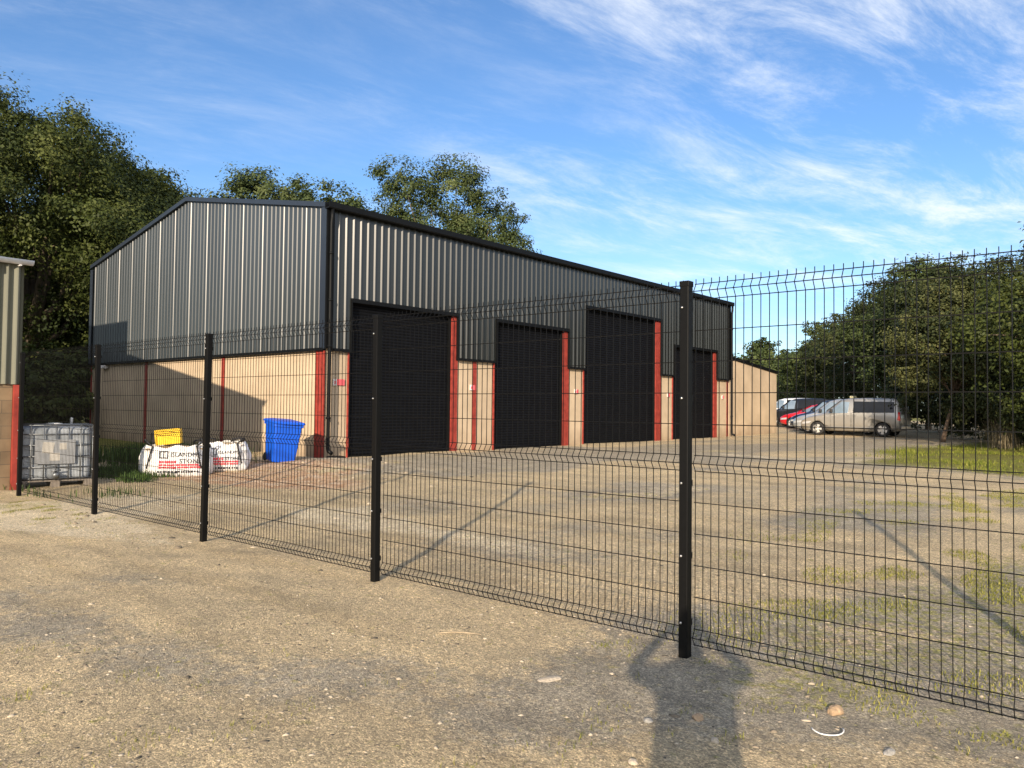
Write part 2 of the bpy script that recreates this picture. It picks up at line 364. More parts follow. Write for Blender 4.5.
def ground_mat():
    m = bpy.data.materials.new('yard_ground'); m.use_nodes = True
    nt = m.node_tree; N = nt.nodes; L = nt.links; b = N['Principled BSDF']
    b.inputs['Roughness'].default_value = .95; b.inputs['Specular IOR Level'].default_value = .15
    g = N.new('ShaderNodeNewGeometry'); pos = g.outputs['Position']
    def noise(scale, det=6, rough=.6, stretch=None):
        v = pos
        if stretch:
            mp = N.new('ShaderNodeMapping'); mp.inputs['Scale'].default_value = stretch; mp.inputs['Rotation'].default_value = (0, 0, R(20)); L.new(v, mp.inputs['Vector']); v = mp.outputs[0]
        n = N.new('ShaderNodeTexNoise'); n.inputs['Scale'].default_value = scale; n.inputs['Detail'].default_value = det; n.inputs['Roughness'].default_value = rough
        L.new(v, n.inputs['Vector']); return n.outputs['Fac']
    def vor(scale, feat='F1'):
        n = N.new('ShaderNodeTexVoronoi'); n.inputs['Scale'].default_value = scale; n.feature = feat; L.new(pos, n.inputs['Vector']); return n
    def ramp(v, stops):
        r = N.new('ShaderNodeValToRGB'); e = r.color_ramp.elements
        e[0].position, e[0].color = stops[0][0], (*stops[0][1], 1); e[1].position, e[1].color = stops[-1][0], (*stops[-1][1], 1)
        for p, c in stops[1:-1]: k = e.new(p); k.color = (*c, 1)
        L.new(v, r.inputs['Fac']); return r.outputs['Color']
    def mix(f, a, bb, mode='MIX'):
        n = N.new('ShaderNodeMix'); n.data_type = 'RGBA'; n.blend_type = mode
        for k, v in (('Factor', f), ('A', a), ('B', bb)):
            if isinstance(v, (int, float)): n.inputs[k].default_value = v
            elif isinstance(v, tuple): n.inputs[k].default_value = (*v, 1)
            else: L.new(v, n.inputs[k])
        return n.outputs['Result']
    def mr(v, a, b_, c, d):
        n = N.new('ShaderNodeMapRange'); n.clamp = True
        for k, x_ in zip(('From Min', 'From Max', 'To Min', 'To Max'), (a, b_, c, d)): n.inputs[k].default_value = x_
        L.new(v, n.inputs['Value']); return n.outputs[0]
    def att(n_):
        a = N.new('ShaderNodeAttribute'); a.attribute_name = n_; return a.outputs['Fac']
    def edge(a, k=.55):           # breaks a zone's edge up with grit
        n = N.new('ShaderNodeMath'); n.operation = 'ADD'; L.new(a, n.inputs[0]); L.new(mr(noise(9, 8, .7), .3, .7, -k, k), n.inputs[1])
        return mr(n.outputs[0], .25, .75, 0, 1)
    dirt = ramp(noise(.75, 11, .68, (1, 1.8, 1)), [(.30, (.39, .33, .225)), (.48, (.56, .455, .295)), (.68, (.70, .565, .355))])
    grit = ramp(noise(75, 5, .85), [(.32, (.36, .36, .37)), (.5, (1., 1., 1.)), (.67, (1.75, 1.7, 1.6))])
    stones = vor(120)
    def cell(v_, lo, hi):
        sp2 = N.new('ShaderNodeSeparateColor'); L.new(v_.outputs['Color'], sp2.inputs[0])
        return ramp(sp2.outputs['Red'], [(0., (lo, lo, lo * 1.02)), (.7, (1., .99, .97)), (1., (hi, hi * .98, hi * .94))])
    sc = mix(1., cell(stones, .55, 1.5), cell(vor(48), .78, 1.25), 'MULTIPLY')
    chips = ramp(noise(3, 7, .6), [(.3, (.30, .268, .21)), (.7, (.48, .425, .33))])
    c = mix(edge(att('m_grey')), dirt, chips)
    c = mix(edge(att('m_red')), c, ramp(noise(5, 7, .65), [(.3, (.50, .28, .16)), (.5, (.62, .42, .27)), (.68, (.76, .62, .46))]))
    c = mix(edge(att('m_pale')), c, ramp(noise(4, 7, .65), [(.3, (.60, .50, .34)), (.7, (.82, .72, .53))]))
    wf = N.new('ShaderNodeMath'); wf.operation = 'MULTIPLY'; L.new(edge(att('m_weed'), .9), wf.inputs[0]); L.new(mr(noise(16, 6, .7), .46, .60, .0, .85), wf.inputs[1])
    c = mix(wf.outputs[0], c, ramp(noise(12, 6, .6), [(.3, (.24, .25, .06)), (.7, (.46, .42, .12))]))
    c = mix(edge(att('m_turf'), .4), c, ramp(noise(6, 8, .7), [(.3, (.13, .14, .03)), (.7, (.27, .25, .07))]))
    c = mix(.58, c, grit, 'MULTIPLY'); c = mix(.95, c, sc, 'MULTIPLY')
    # sparse pale chips of stone and concrete
    v2 = vor(26); spk = mr(v2.outputs['Distance'], .0, .13, 1, 0); sel = mr(v2.outputs['Color'], .95, .97, 0, 1)
    k = N.new('ShaderNodeMath'); k.operation = 'MULTIPLY'; L.new(mr(spk, .35, .5, 0, 1), k.inputs[0]); L.new(sel, k.inputs[1])
    c = mix(k.outputs[0], c, (.58, .51, .41))
    # old tyre tracks, compacted and browner, sweeping towards the gate side
    tr = noise(1.1, 3, .5, (.18, 2.4, 1)); c = mix(mr(tr, .5, .64, 0, .25), c, mix(1., c, (.68, .63, .56), 'MULTIPLY'))
    L.new(c, b.inputs['Base Color'])
    hs = [(noise(6, 6, .65), .030), (noise(30, 7, .85), .018), (noise(120, 3, .85), .006)]
    acc = None
    for v, k_ in hs:
        n = N.new('ShaderNodeMath'); n.operation = 'MULTIPLY_ADD'; n.inputs[1].default_value = k_; L.new(v, n.inputs[0])
        if acc is not None: L.new(acc, n.inputs[2])
        else: n.inputs[2].default_value = 0
        acc = n.outputs[0]
    n = N.new('ShaderNodeMath'); n.operation = 'MULTIPLY_ADD'; n.inputs[1].default_value = -.010; L.new(stones.outputs['Distance'], n.inputs[0]); L.new(acc, n.inputs[2])
    bp = N.new('ShaderNodeBump'); bp.inputs['Strength'].default_value = .85; bp.inputs['Distance'].default_value = 1.; L.new(n.outputs[0], bp.inputs['Height'])
    L.new(bp.outputs['Normal'], b.inputs['Normal'])
    return m
me.materials.append(ground_mat())
go = bpy.data.objects.new('ground', me); COL.objects.link(go); tag(go, kind='structure')
def H(x, y): return float(hgt(x, y))

# ------------------------------------------------------------------ cladding sheets
def cladding(mb, start, axis, length, zbot, ztop, pitch, prof, out, breaks=(), flip=False, vary=None):
    """profiled sheet: walks along axis; prof = [(fraction of pitch, outward depth)]; out = outward unit vector"""
    us = []
    n = int(length / pitch) + 1
    for k in range(n):
        for f, d in prof:
            u = (k + f) * pitch
            if vary and d > .02: d *= vary[k % len(vary)]
            if u <= length: us.append((u, d))
    us.append((length, 0.))
    if us[0][0] > 1e-6: us.insert(0, (0., 0.))
    def dep(u):
        for (a, da), (b_, db) in zip(us, us[1:]):
            if a <= u <= b_: return da + (db - da) * ((u - a) / (b_ - a) if b_ > a else 0)
        return 0
    full = sorted(us + [(b_, dep(b_)) for b_ in breaks], key=lambda t: t[0])
    start, axis, out = Vector(start), Vector(axis), Vector(out)
    for (a, da), (b_, db) in zip(full, full[1:]):
        if b_ - a < 1e-5: continue
        mid = (a + b_) / 2
        z0 = zbot(mid)
        p = start + axis * a + out * da; q = start + axis * b_ + out * db
        vs = [p + Vector((0, 0, z0)), q + Vector((0, 0, z0)), q + Vector((0, 0, ztop(b_))), p + Vector((0, 0, ztop(a)))]
        mb.add(vs, [(0, 1, 2, 3) if not flip else (3, 2, 1, 0)], 0)

# ------------------------------------------------------------------ warehouse
XC, YC, YF, XL = -16.5, 11.9, 35.35, -31.2
XM = (XC + XL) / 2
ZE, ZC, ZR, ZB = 6.69, 3.02, 8.06, -.1
wh = thing('warehouse', 'long dark grey profiled metal warehouse with four black roller shutters and buff lower walls', 'warehouse', (XC, YC, 0))
def W(x0, x1, y0, y1, z0, z1): return (x0 - XC, x1 - XC, y0 - YC, y1 - YC, z0, z1)
DOORS = [(12.70, 16.44, 4.37), (18.40, 22.01, 4.37), (23.30, 28.41, 5.33), (29.90, 33.72, 4.34)]
JW = [.27, .34, .5, .36]
# buff lower walls
T = .22
def part_box(name_, m, *b_):
    mb = MB(); mb.box(*W(*b_)); return mb.build(name_, m, wh)
part_box('lower_wall', M['wall'], XL + .05, XC - .02, YC + .04, YC + .04 + T, ZB, ZC + .1)
edges = [YC + .04 + T + .003] + [v for (a, b, h), j in zip(DOORS, JW) for v in (a - .06, b + j)] + [YF - .03]
for a, b in zip(edges[::2], edges[1::2]): part_box('lower_wall', M['wall'], XC - .04 - T, XC - .04, a, b, ZB, ZC + .1)
part_box('lower_wall', M['wall'], XL + .05, XC - .3, YF - .3, YF - .05, ZB, ZC + .1); part_box('lower_wall', M['wall'], XL + .05, XL + .25, YC + .3, YF - .31, ZB, ZC + .1)
# cladding of long front
PR = [(.0, 0.), (.62, 0.), (.76, .034), (.88, .034), (.96, 0.)]
def zb_front(u):
    yy = YC + u
    for (a, b, h), j in zip(DOORS, JW):
        if a <= yy <= b + j * .75: return h
    return ZC
mb = MB()
cladding(mb, (0.03, .16, 0), (0, 1, 0), YF - YC - .28, lambda u: zb_front(u + .16), lambda u: ZE - .05, .24, PR, (1, 0, 0),
         [v - YC - .16 for (a, b, h), j in zip(DOORS, JW) for v in (a, b + j * .75)])
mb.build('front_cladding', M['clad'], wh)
# cladding of the gable: shallow ribs, one taller side lap per sheet
def ztop_g(X):
    return ZE + (ZR - ZE) * (1 - abs(X - XM) / (XC - XM)) - .02
PG = [(0., 0.), (.095, 0.), (.110, .0205), (.126, .0205), (.146, 0.)]
for k in range(1, 5):
    b0 = k / 5
    PG += [(b0, 0.), (b0 + .080, 0.), (b0 + .105, .0185), (b0 + .135, .0185), (b0 + .160, 0.)]
mb = MB()
cladding(mb, (XL - XC + .14, -.0, 0), (1, 0, 0), XC - XL - .28, lambda u: ZC, lambda u: ztop_g(XL + .14 + u), 1.04, PG, (0, -1, 0), [XM - XL - .14], vary=(.98, .96, 1.05, .95, .97, 1.0, .95, 1.08, .96, 1.0, 1.05, .95, 1.02))
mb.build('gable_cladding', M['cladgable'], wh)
# back and far end cladding, roof
mb = MB()
cladding(mb, (XL - XC, 0, 0), (0, 1, 0), YF - YC, lambda u: ZC, lambda u: ZE - .05, .4, PR, (-1, 0, 0), flip=True)
mb.build('rear_cladding', M['clad'], wh); mb = MB()
cladding(mb, (XL - XC, YF - YC, 0), (1, 0, 0), XC - XL, lambda u: ZC, lambda u: ztop_g(XL + u), .4, PR, (0, 1, 0), [XM - XL], flip=True)
mb.build('end_cladding', M['clad'], wh)
mb = MB()
for sgn in (-1, 1):
    xe = (XC + .10 if sgn > 0 else XL - .10)
    dz = (ZR - ZE) / (XC - XM) * .10
    n = 118
    for k in range(n):
        y0 = YC - .02 + k * (YF - YC + .04) / n; y1 = YC - .02 + (k + 1) * (YF - YC + .04) / n
        for a, b, h0, h1 in ((0, .5, 0, 0), (.5, .6, 0, .035), (.6, .9, .035, .035), (.9, 1, .035, 0)):
            ya, yb = y0 + (y1 - y0) * a, y0 + (y1 - y0) * b
            mb.add([(xe - XC, ya - YC, ZE - dz + h0), (xe - XC, yb - YC, ZE - dz + h1), (XM - XC, yb - YC, ZR + h1), (XM - XC, ya - YC, ZR + h0)], [(0, 1, 2, 3) if sgn < 0 else (3, 2, 1, 0)])
mb.build('roof', M['roof'], wh)
# barge trim on both gables
def sloped(mb, y0, y1, xa, za, xb, zb_, d0, d1):
    vs = [(xa - XC, yy - YC, za + d) for yy in (y0, y1) for d in (d0, d1)] + [(xb - XC, yy - YC, zb_ + d) for yy in (y0, y1) for d in (d0, d1)]
    mb.add(vs, [(0, 1, 3, 2), (4, 6, 7, 5), (0, 4, 5, 1), (2, 3, 7, 6), (1, 5, 7, 3), (0, 2, 6, 4)])
for y0, y1 in ((YC - .10, YC - .025), (YF + .05, YF + .12)):
    for xa, xb in ((XC + .03, XM), (XL - .03, XM - .001)):
        mb = MB(); sloped(mb, y0, y1, xa, ZE, xb, ZR, -.075, .055); mb.build('barge_trim', M['trim_dark'], wh, recalc=True)
part_box('corner_flashing', M['trim_dark'], XC - .17, XC + .070, YC - .075, YC - .045, ZC - .03, ZE - .07)
part_box('corner_flashing', M['trim_dark'], XL - .05, XL + .14, YC - .075, YC - .045, ZC - .03, ZE - .12)
part_box('corner_flashing', M['trim_black'], XC + .073, XC + .095, YC - .07, YC + .17, ZC - .03, ZE - .12)
part_box('corner_flashing', M['trim_black'], XC - .01, XC + .08, YF - .13, YF + .06, ZC - .03, ZE - .12)
part_box('drip_flashing', M['trim_black'], XL, XC, YC - .095, YC + .03, ZC - .075, ZC - .003)
ed = [YC + .2] + [v for (a, b, h), j in zip(DOORS, JW) for v in (a - .001, b + j * .75 + .001)] + [YF - .13]
for a, b in zip(ed[::2], ed[1::2]): part_box('drip_flashing', M['trim_black'], XC - .035, XC + .085, a, b, ZC - .075, ZC - .003)
for (a, b, h), j in zip(DOORS, JW):
    part_box('door_lintel', M['trim_black'], XC - .30, XC + .08, a + .001, b + j * .75, h - .11, h - .003)
    for yy in (a - .03, b + j * .75 + .002): part_box('opening_trim', M['trim_black'], XC - .03, XC + .078, yy, yy + .028, ZC - .003, h - .003)
mb = MB()
pr = [(0, 0), (.17, 0), (.19, .03), (.19, .17), (.165, .17), (.165, .04), (.02, .03), (.02, .17), (0, .17)]
mbv = [(XC + .05 + a - XC, yy - YC, ZE - .13 + z) for yy in (YC - .11, YF + .1) for a, z in pr]
n = len(pr)
mb.add(mbv, [(i, (i + 1) % n, n + (i + 1) % n, n + i) for i in range(n)] + [tuple(range(n))[::-1], tuple(range(n, 2 * n))])
mb.build('eaves_gutter', M['trim_black'], wh, recalc=True)
def downpipe(yy, zb0):
    mb = MB(); x0 = .17
    mb.tube([(x0, yy, ZE - .12), (x0 - .005, yy, ZE - .35), (.14, yy, ZE - .5), (.14, yy, zb0 + .2), (.16, yy, zb0 + .12), (.30, yy, zb0 + .06)], .05, 10)
    for z in (1.2, ZC, 4.2, 5.4): mb.tube([(.14, yy, z), (.14, yy, z + .06)], .062, 10)
    mb.build('downpipe', M['trim_black'], wh)
downpipe(.04, .28); downpipe(YF - YC + .03, .26)
mb = MB(); mb.lathe([(0, 0), (.24, 0), (.24, .04), (.2, .05), (0, .05)], 14); mb.build('drain_cover', M['trim_black'], wh, (.48, .04, .23))
# red steel columns
def column(name_, x0, x1, y0, y1, z1, flange=.03):
    mb = MB()       # an H section: two flanges and a web
    mb.box(x0 - XC, x1 - XC, y0 - YC, y0 + flange - YC, ZB, z1); mb.box(x0 - XC, x1 - XC, y1 - flange - YC, y1 - YC, ZB, z1)
    xm = (x0 + x1) / 2; mb.box(xm - .012 - XC, x1 - .004 - XC, y0 + flange + .001 - YC, y1 - flange - .001 - YC, ZB, z1)
    return mb.build(name_, M['red'], wh)
for (a, b, h), j in zip(DOORS, JW):
    column('door_column', XC - .17, XC + .0, b + .02, b + j, h - .115)
    mb = MB(); mb.box(*W(XC - .3, XC - .0, a - .055, a - .01, ZB, h - .115)); mb.build('door_column', M['red'], wh)
mb = MB(); mb.box(*W(XC - .36, XC + .012, YC - .005, YC + .022, ZB, ZC - .08)); mb.box(*W(XC - .36, XC - .33, YC - .03, YC - .006, ZB, ZC - .08)); mb.box(*W(XC - .02, XC + .012, YC - .03, YC - .006, ZB, ZC - .08))
mb.build('corner_column', M['red'], wh)
for X in (-26.6, -21.55):
    mb = MB(); mb.box(*W(X - .07, X + .07, YC + .012, YC + .036, ZB, ZC - .08)); mb.build('gable_column', M['red'], wh)
mb = MB(); mb.box(*W(XL + .0, XL + .09, YC + .002, YC + .036, ZB, ZC - .08)); mb.build('gable_column', M['red'], wh)
mb = MB(); mb.box(*W(XC - .036, XC - .012, 17.40, 17.56, ZB, ZC - .08)); mb.build('front_column', M['red'], wh)
mb = MB(); mb.box(*W(XC - .036, XC - .005, 35.16, 35.30, ZB, ZC - .08)); mb.build('front_column', M['red'], wh)
# roller shutters
for (a, b, h), j in zip(DOORS, JW):
    mb = MB(); xs = XC - .135; lath = .085; z = .24; prof = []
    while z < h - .1:
        for f, d in ((0, 0), (.12, .012), (.5, .020), (.85, .010), (.99, 0)): prof.append((xs + d, z + f * lath))
        z += lath
    vs = []; fs = []
    for i, (px_, pz) in enumerate(prof): vs += [(px_ - XC, a - .01 - YC, pz), (px_ - XC, b + .02 - YC, pz)]
    for i in range(len(prof) - 1): fs.append((2 * i, 2 * i + 1, 2 * i + 3, 2 * i + 2))
    mb.add(vs, fs)
    sh = mb.build('roller_shutter', M['shutter'], wh)
    m2 = MB(); m2.box(*W(xs - .015, xs + .05, a + .06, b - .06, .16, .238)); m2.build('bottom_rail', M['trim_black'], sh)
    m2 = MB(); m2.box(*W(xs + .021, xs + .09, a - .009, a + .06, .1, h - .12)); m2.build('guide_rail', M['trim_black'], sh)
    m2 = MB(); m2.box(*W(xs + .021, xs + .09, b - .06, b + .018, .1, h - .12)); m2.build('guide_rail', M['trim_black'], sh)
# signs and lamp
def sign(y0, y1, z0, z1, m):
    mb = MB(); mb.rbox(*W(XC - .036, XC - .0, y0, y1, z0, z1), .004); return mb.build('sign', m, wh)
for y0 in (12.18, 17.28, 22.72, 29.42, 34.62):
    z0 = 2.06
    sg = sign(y0, y0 + .11, z0, z0 + .17, M['signwhite'])
    if y0 < 13: sign(y0 + .14, y0 + .36, z0 + .01, z0 + .17, M['signred'])
    else: sign(y0 + .12, y0 + .22, z0 + .01, z0 + .16, M['signred'])
    m2 = MB(); m2.box(*W(XC + .0, XC + .004, y0 + .03, y0 + .08, z0 + .04, z0 + .12)); m2.build('red_mark', M['signred'], sg)
mb = MB(); mb.rbox(*W(-30.1, -29.65, YC - .12, YC + .035, ZC - .22, ZC - .10), .02); mb.build('flood_lamp', M['signwhite'], wh)
# lean-to
lt = thing('lean_to', 'small buff lean-to with a sloping black roof edge against the far warehouse end', 'outbuilding', (XC, YF, 0))
YL = 41.3
mb = MB(); zt0, zt1 = 4.02, 3.52
y0_, y1_ = .10, YL - YF
vs = [(x_, yy, z) for x_ in (-7.5, -.03) for yy, z in ((y0_, -.1), (y1_, -.1), (y1_, zt1), (y0_, zt0))]
mb.add(vs, [(0, 1, 2, 3)[::-1], (4, 5, 6, 7), (0, 4, 7, 3), (1, 2, 6, 5), (3, 7, 6, 2), (0, 1, 5, 4)])
mb.build('wall', M['wall'], lt, recalc=True)
mb = MB()
vs = [(x_, yy, z + d) for x_ in (-7.6, .03) for yy, z in ((.125, zt0), (YL - YF + .10, zt1 - .01)) for d in (.003, .15)]
mb.add(vs, [(0, 1, 3, 2), (4, 6, 7, 5), (0, 4, 5, 1), (2, 3, 7, 6), (1, 5, 7, 3), (0, 2, 6, 4)])
mb.build('roof_edge', M['trim_black'], lt, recalc=True)
mb = MB(); mb.box(-.028, -.012, .12, YL - YF - .02, .75, .775); mb.build('render_stop', M['wall'], lt)

# ------------------------------------------------------------------ old shed at the left
SXX, SYE = -15.62, 4.74
shed = thing('shed', 'old shed of olive corrugated sheets on rough block walls with a pale gutter', 'shed', (SXX, SYE, 0))
ZS, ZSE = 1.92, 4.02
RID = -8.6
mb = MB(); mb.box(-.25, 0, -22, -.065, -.2, ZS); mb.build('block_wall', M['block'], shed)
mb = MB(); mb.box(RID, -.251, -.25, -.02, -.2, ZS); mb.build('block_wall', M['block'], shed)
SIN = [(k / 8, .032 + .032 * math.cos(2 * PI * k / 8)) for k in range(8)]
mb = MB(); cladding(mb, (0.005, -21.9, 0), (0, 1, 0), 21.9, lambda u: ZS - .06, lambda u: ZSE, .155, SIN, (1, 0, 0)); mb.build('wall_cladding', M['shedclad'], shed); mb = MB()
RISE = 1.55
cladding(mb, (0, 0, 0), (-1, 0, 0), -RID, lambda u: ZS - .05, lambda u: ZSE + RISE * u / -RID, .155, SIN, (0, 1, 0))
mb.build('end_cladding', M['shedclad'], shed)
mb = MB(); mb.box(-.06, .075, -.06, .05, -.2, ZS - .07); mb.build('corner_post', M['red'], shed)
mb = MB()
for k in range(142):
    for q in range(4):
        u0, u1 = (k + q / 4) * .155, (k + (q + 1) / 4) * .155
        h0, h1 = .022 * math.cos(2 * PI * q / 4), .022 * math.cos(2 * PI * (q + 1) / 4)
        mb.add([(.06, -u0 + .06, ZSE + .02 + h0), (.06, -u1 + .06, ZSE + .02 + h1), (RID, -u1 + .06, ZSE + .06 + RISE + h1), (RID, -u0 + .06, ZSE + .06 + RISE + h0)], [(0, 1, 2, 3)], 0, True)
mb.build('roof', M['roof'], shed)
mb = MB(); mb.box(RID - 7, RID - .02, -22, -.02, -.2, 6.85)
mb.build('rear_bay', M['shedclad'], shed)
mb = MB()
pr = [(.075 * math.cos(a), .085 * math.sin(a) + .05) for a in np.linspace(PI, 2 * PI, 9)] + [(.068 * math.cos(a), .078 * math.sin(a) + .05) for a in np.linspace(2 * PI, PI, 9)]
n = len(pr)
vs = [(.125 + a, yy, ZSE + .01 + (.03 if yy < -1 else -.02) + z) for yy in (-21.9, .16) for a, z in pr]
mb.add(vs, [(i, (i + 1) % n, n + (i + 1) % n, n + i) for i in range(n)] + [tuple(range(n))[::-1], tuple(range(n, 2 * n))], 0, True)
mb.tube([(.125, -.47, ZSE - .045), (.125, -.47, ZSE - .15)], .045, 10)
for yy in (-.05, -.9, -1.8): mb.box(.045, .2, yy - .015, yy + .015, ZSE - .075, ZSE - .055)
mb.build('gutter', M['gutter'], shed, recalc=True)

# ------------------------------------------------------------------ mesh fence
FY, FH, SP, X4 = 4.50, 2.365, 3.0457, -2.392
fence = thing('mesh_fence', 'black welded mesh fence with folded wires on square steel posts across the yard', 'fence', (X4, FY, 0))
def make_panel(span=SP, nv=55):
    mb = MB(); W0, W1 = -span + .035, -.035
    yb = .045
    zs = [2.385, 2.355, 2.305, 2.255, 2.055, 1.855, 1.655, 1.455, 1.255, 1.205, 1.155, .955, .755, .555, .355, .155, .105, .055]
    fold = {2.305: -.032, 1.205: -.032, .105: -.032}
    r = .0021
    for k in range(nv + 1):
        xx = W0 + .01 + (W1 - W0 - .02) * k / nv
        pts = [(z, fold.get(z, 0.)) for z in (2.387, 2.355, 2.305, 2.255, 1.255, 1.205, 1.155, .155, .105, .050)]
        b = []
        for z, d in pts:
            j = .0007 * math.sin(k * 12.9 + z * 7.3)
            b += [(xx - r + j, yb + d - r, z), (xx + r + j, yb + d - r, z), (xx + r + j, yb + d + r, z), (xx - r + j, yb + d + r, z)]
        f = [(4 * i + q, 4 * i + (q + 1) % 4, 4 * i + 4 + (q + 1) % 4, 4 * i + 4 + q) for i in range(len(pts) - 1) for q in range(4)] + [(0, 3, 2, 1), tuple(4 * (len(pts) - 1) + q for q in range(4))]
        mb.add(b, f)
    for z in zs[1:]:
        d = fold.get(z, 0.); rr = .0026
        yc = yb + d + r + rr
        mb.box(W0, W1, yc - rr, yc + rr, z - rr, z + rr)
    return mb
def make_post():
    mb = MB(); mb.rbox(-.031, .031, -.031, .031, -.35, FH, .005)
    p = mb.build('fence_post', M['fence'], fence)
    m2 = MB(); m2.rbox(-.0335, .0335, -.0335, .0335, FH - .03, FH + .006, .003); m2.build('post_cap', M['fence'], p)
    for z in (2.20, 1.62, 1.08, .62, .20):
        m2 = MB(); m2.lathe([(0, -.0425), (.007, -.0415), (.009, -.037), (.009, -.0315)], 10, 0, 'Y', Matrix.Translation((-.012, 0, z))); m2.build('bolt', M['bolt'], p)
    for z in (2.20, 1.62, 1.08, .62, .20):
        m2 = MB(); m2.box(-.029, .029, .0315, .041, z - .02, z + .02); m2.build('clamp', M['fence'], p)
    return p
post = make_post()
panel = make_panel().build('mesh_panel', M['fence'], fence)
END_X = .12 - X4
for k in range(0, 5):
    if k == 0: pass
    else:
        q = copy_tree(post, fence); q.location = (-SP * k, 0, H(X4 - SP * k, FY) * .6); q.rotation_euler = (R(.25 * math.sin(k * 2.1)), R(.4 * math.sin(k * 3.7)), 0)
for xx_ in (END_X, END_X + SP):
    q = copy_tree(post, fence); q.location = (xx_, 0, 0)
make_panel(END_X, 45).build('mesh_panel', M['fence'], fence, (END_X, 0, 0))
q = copy_tree(panel, fence); q.location = (END_X + SP, 0, 0)
for k in range(0, 4):
    if k != 0:
        q = copy_tree(panel, fence); q.location = (-SP * k, 0, .004 * math.sin(k * 5)); q.rotation_euler = (R(.15 * math.sin(k * 3)), 0, 0)

# ------------------------------------------------------------------ liquid container (caged tank)
ix, iy = -16.02, 5.50
ibc = thing('caged_tank', 'shade-tinted white plastic tank in a galvanised cage on a pallet beside the old shed', 'tank', (ix, iy, H(ix, iy) + .005), R(76))
mb = MB()
for xx in (-.6, -.07, .46): mb.box(xx, xx + .14, -.5, .5, 0, .10)
for yy in (-.5, -.27, -.05, .17, .38): mb.box(-.6, .6, yy, yy + .12, .102, .125)
mb.build('pallet', M['wood'], ibc)
mb = MB(); mb.rbox(-.56, .56, -.46, .46, .128, 1.09, .09, seg=4)
mb.lathe([(.0, 1.0), (.12, 1.0), (.12, 1.125), (.0, 1.125)], 18); mb.build('tank', M['tank'], ibc)
mb = MB(); mb.lathe([(.135, 1.1), (.135, 1.15), (.0, 1.16)], 18); mb.build('lid', M['gutter'], ibc); mb = MB(); mb.tube([(.3, .2, 1.09), (.3, .2, 1.22), (.31, .2, 1.25)], .025, 8); mb.build('vent_pipe', M['gutter'], ibc)
mb = MB(); r = .011
def hoop(z): return [(-.59, -.49, z), (.59, -.49, z), (.59, .49, z), (-.59, .49, z), (-.59, -.49, z)]
for z in (.16, .36, .56, .76, .96, 1.12):
    h_ = hoop(z)
    for a, b in zip(h_, h_[1:]): mb.tube([a, b], r, 6)
for xx in np.linspace(-.59, .59, 7):
    for yy in (-.50, .50): mb.tube([(xx, yy, .12), (xx, yy, 1.13)], r, 6)
for yy in np.linspace(-.33, .33, 4):
    for xx in (-.60, .60): mb.tube([(xx, yy, .12), (xx, yy, 1.13)], r, 6)
for yy in (-.2, .2): mb.tube([(-.59, yy, 1.13), (.59, yy, 1.13)], r, 6)
mb.build('cage', M['galv'], ibc)
mb = MB(); mb.box(-.34, .30, -.514, -.511, .42, .86); mb.build('label_plate', M['platemetal'], ibc)
mb = MB(); mb.box(-.29, -.11, -.519, -.5145, .60, .80, 0, Matrix.Rotation(.1, 4, 'Y')); mb.box(.05, .16, -.519, -.5145, .68, .80); mb.box(-.1, .06, -.519, -.5145, .48, .62); mb.build('label_paper', M['paper'], ibc)
mb = MB(); mb.tube([(0, -.46, .24), (0, -.56, .22)], .045, 10); mb.tube([(0, -.56, .22), (0, -.60, .2)], .06, 10); mb.tube([(-.08, -.56, .29), (.08, -.56, .31)], .014, 6); mb.build('outlet_valve', M['galv'], ibc)

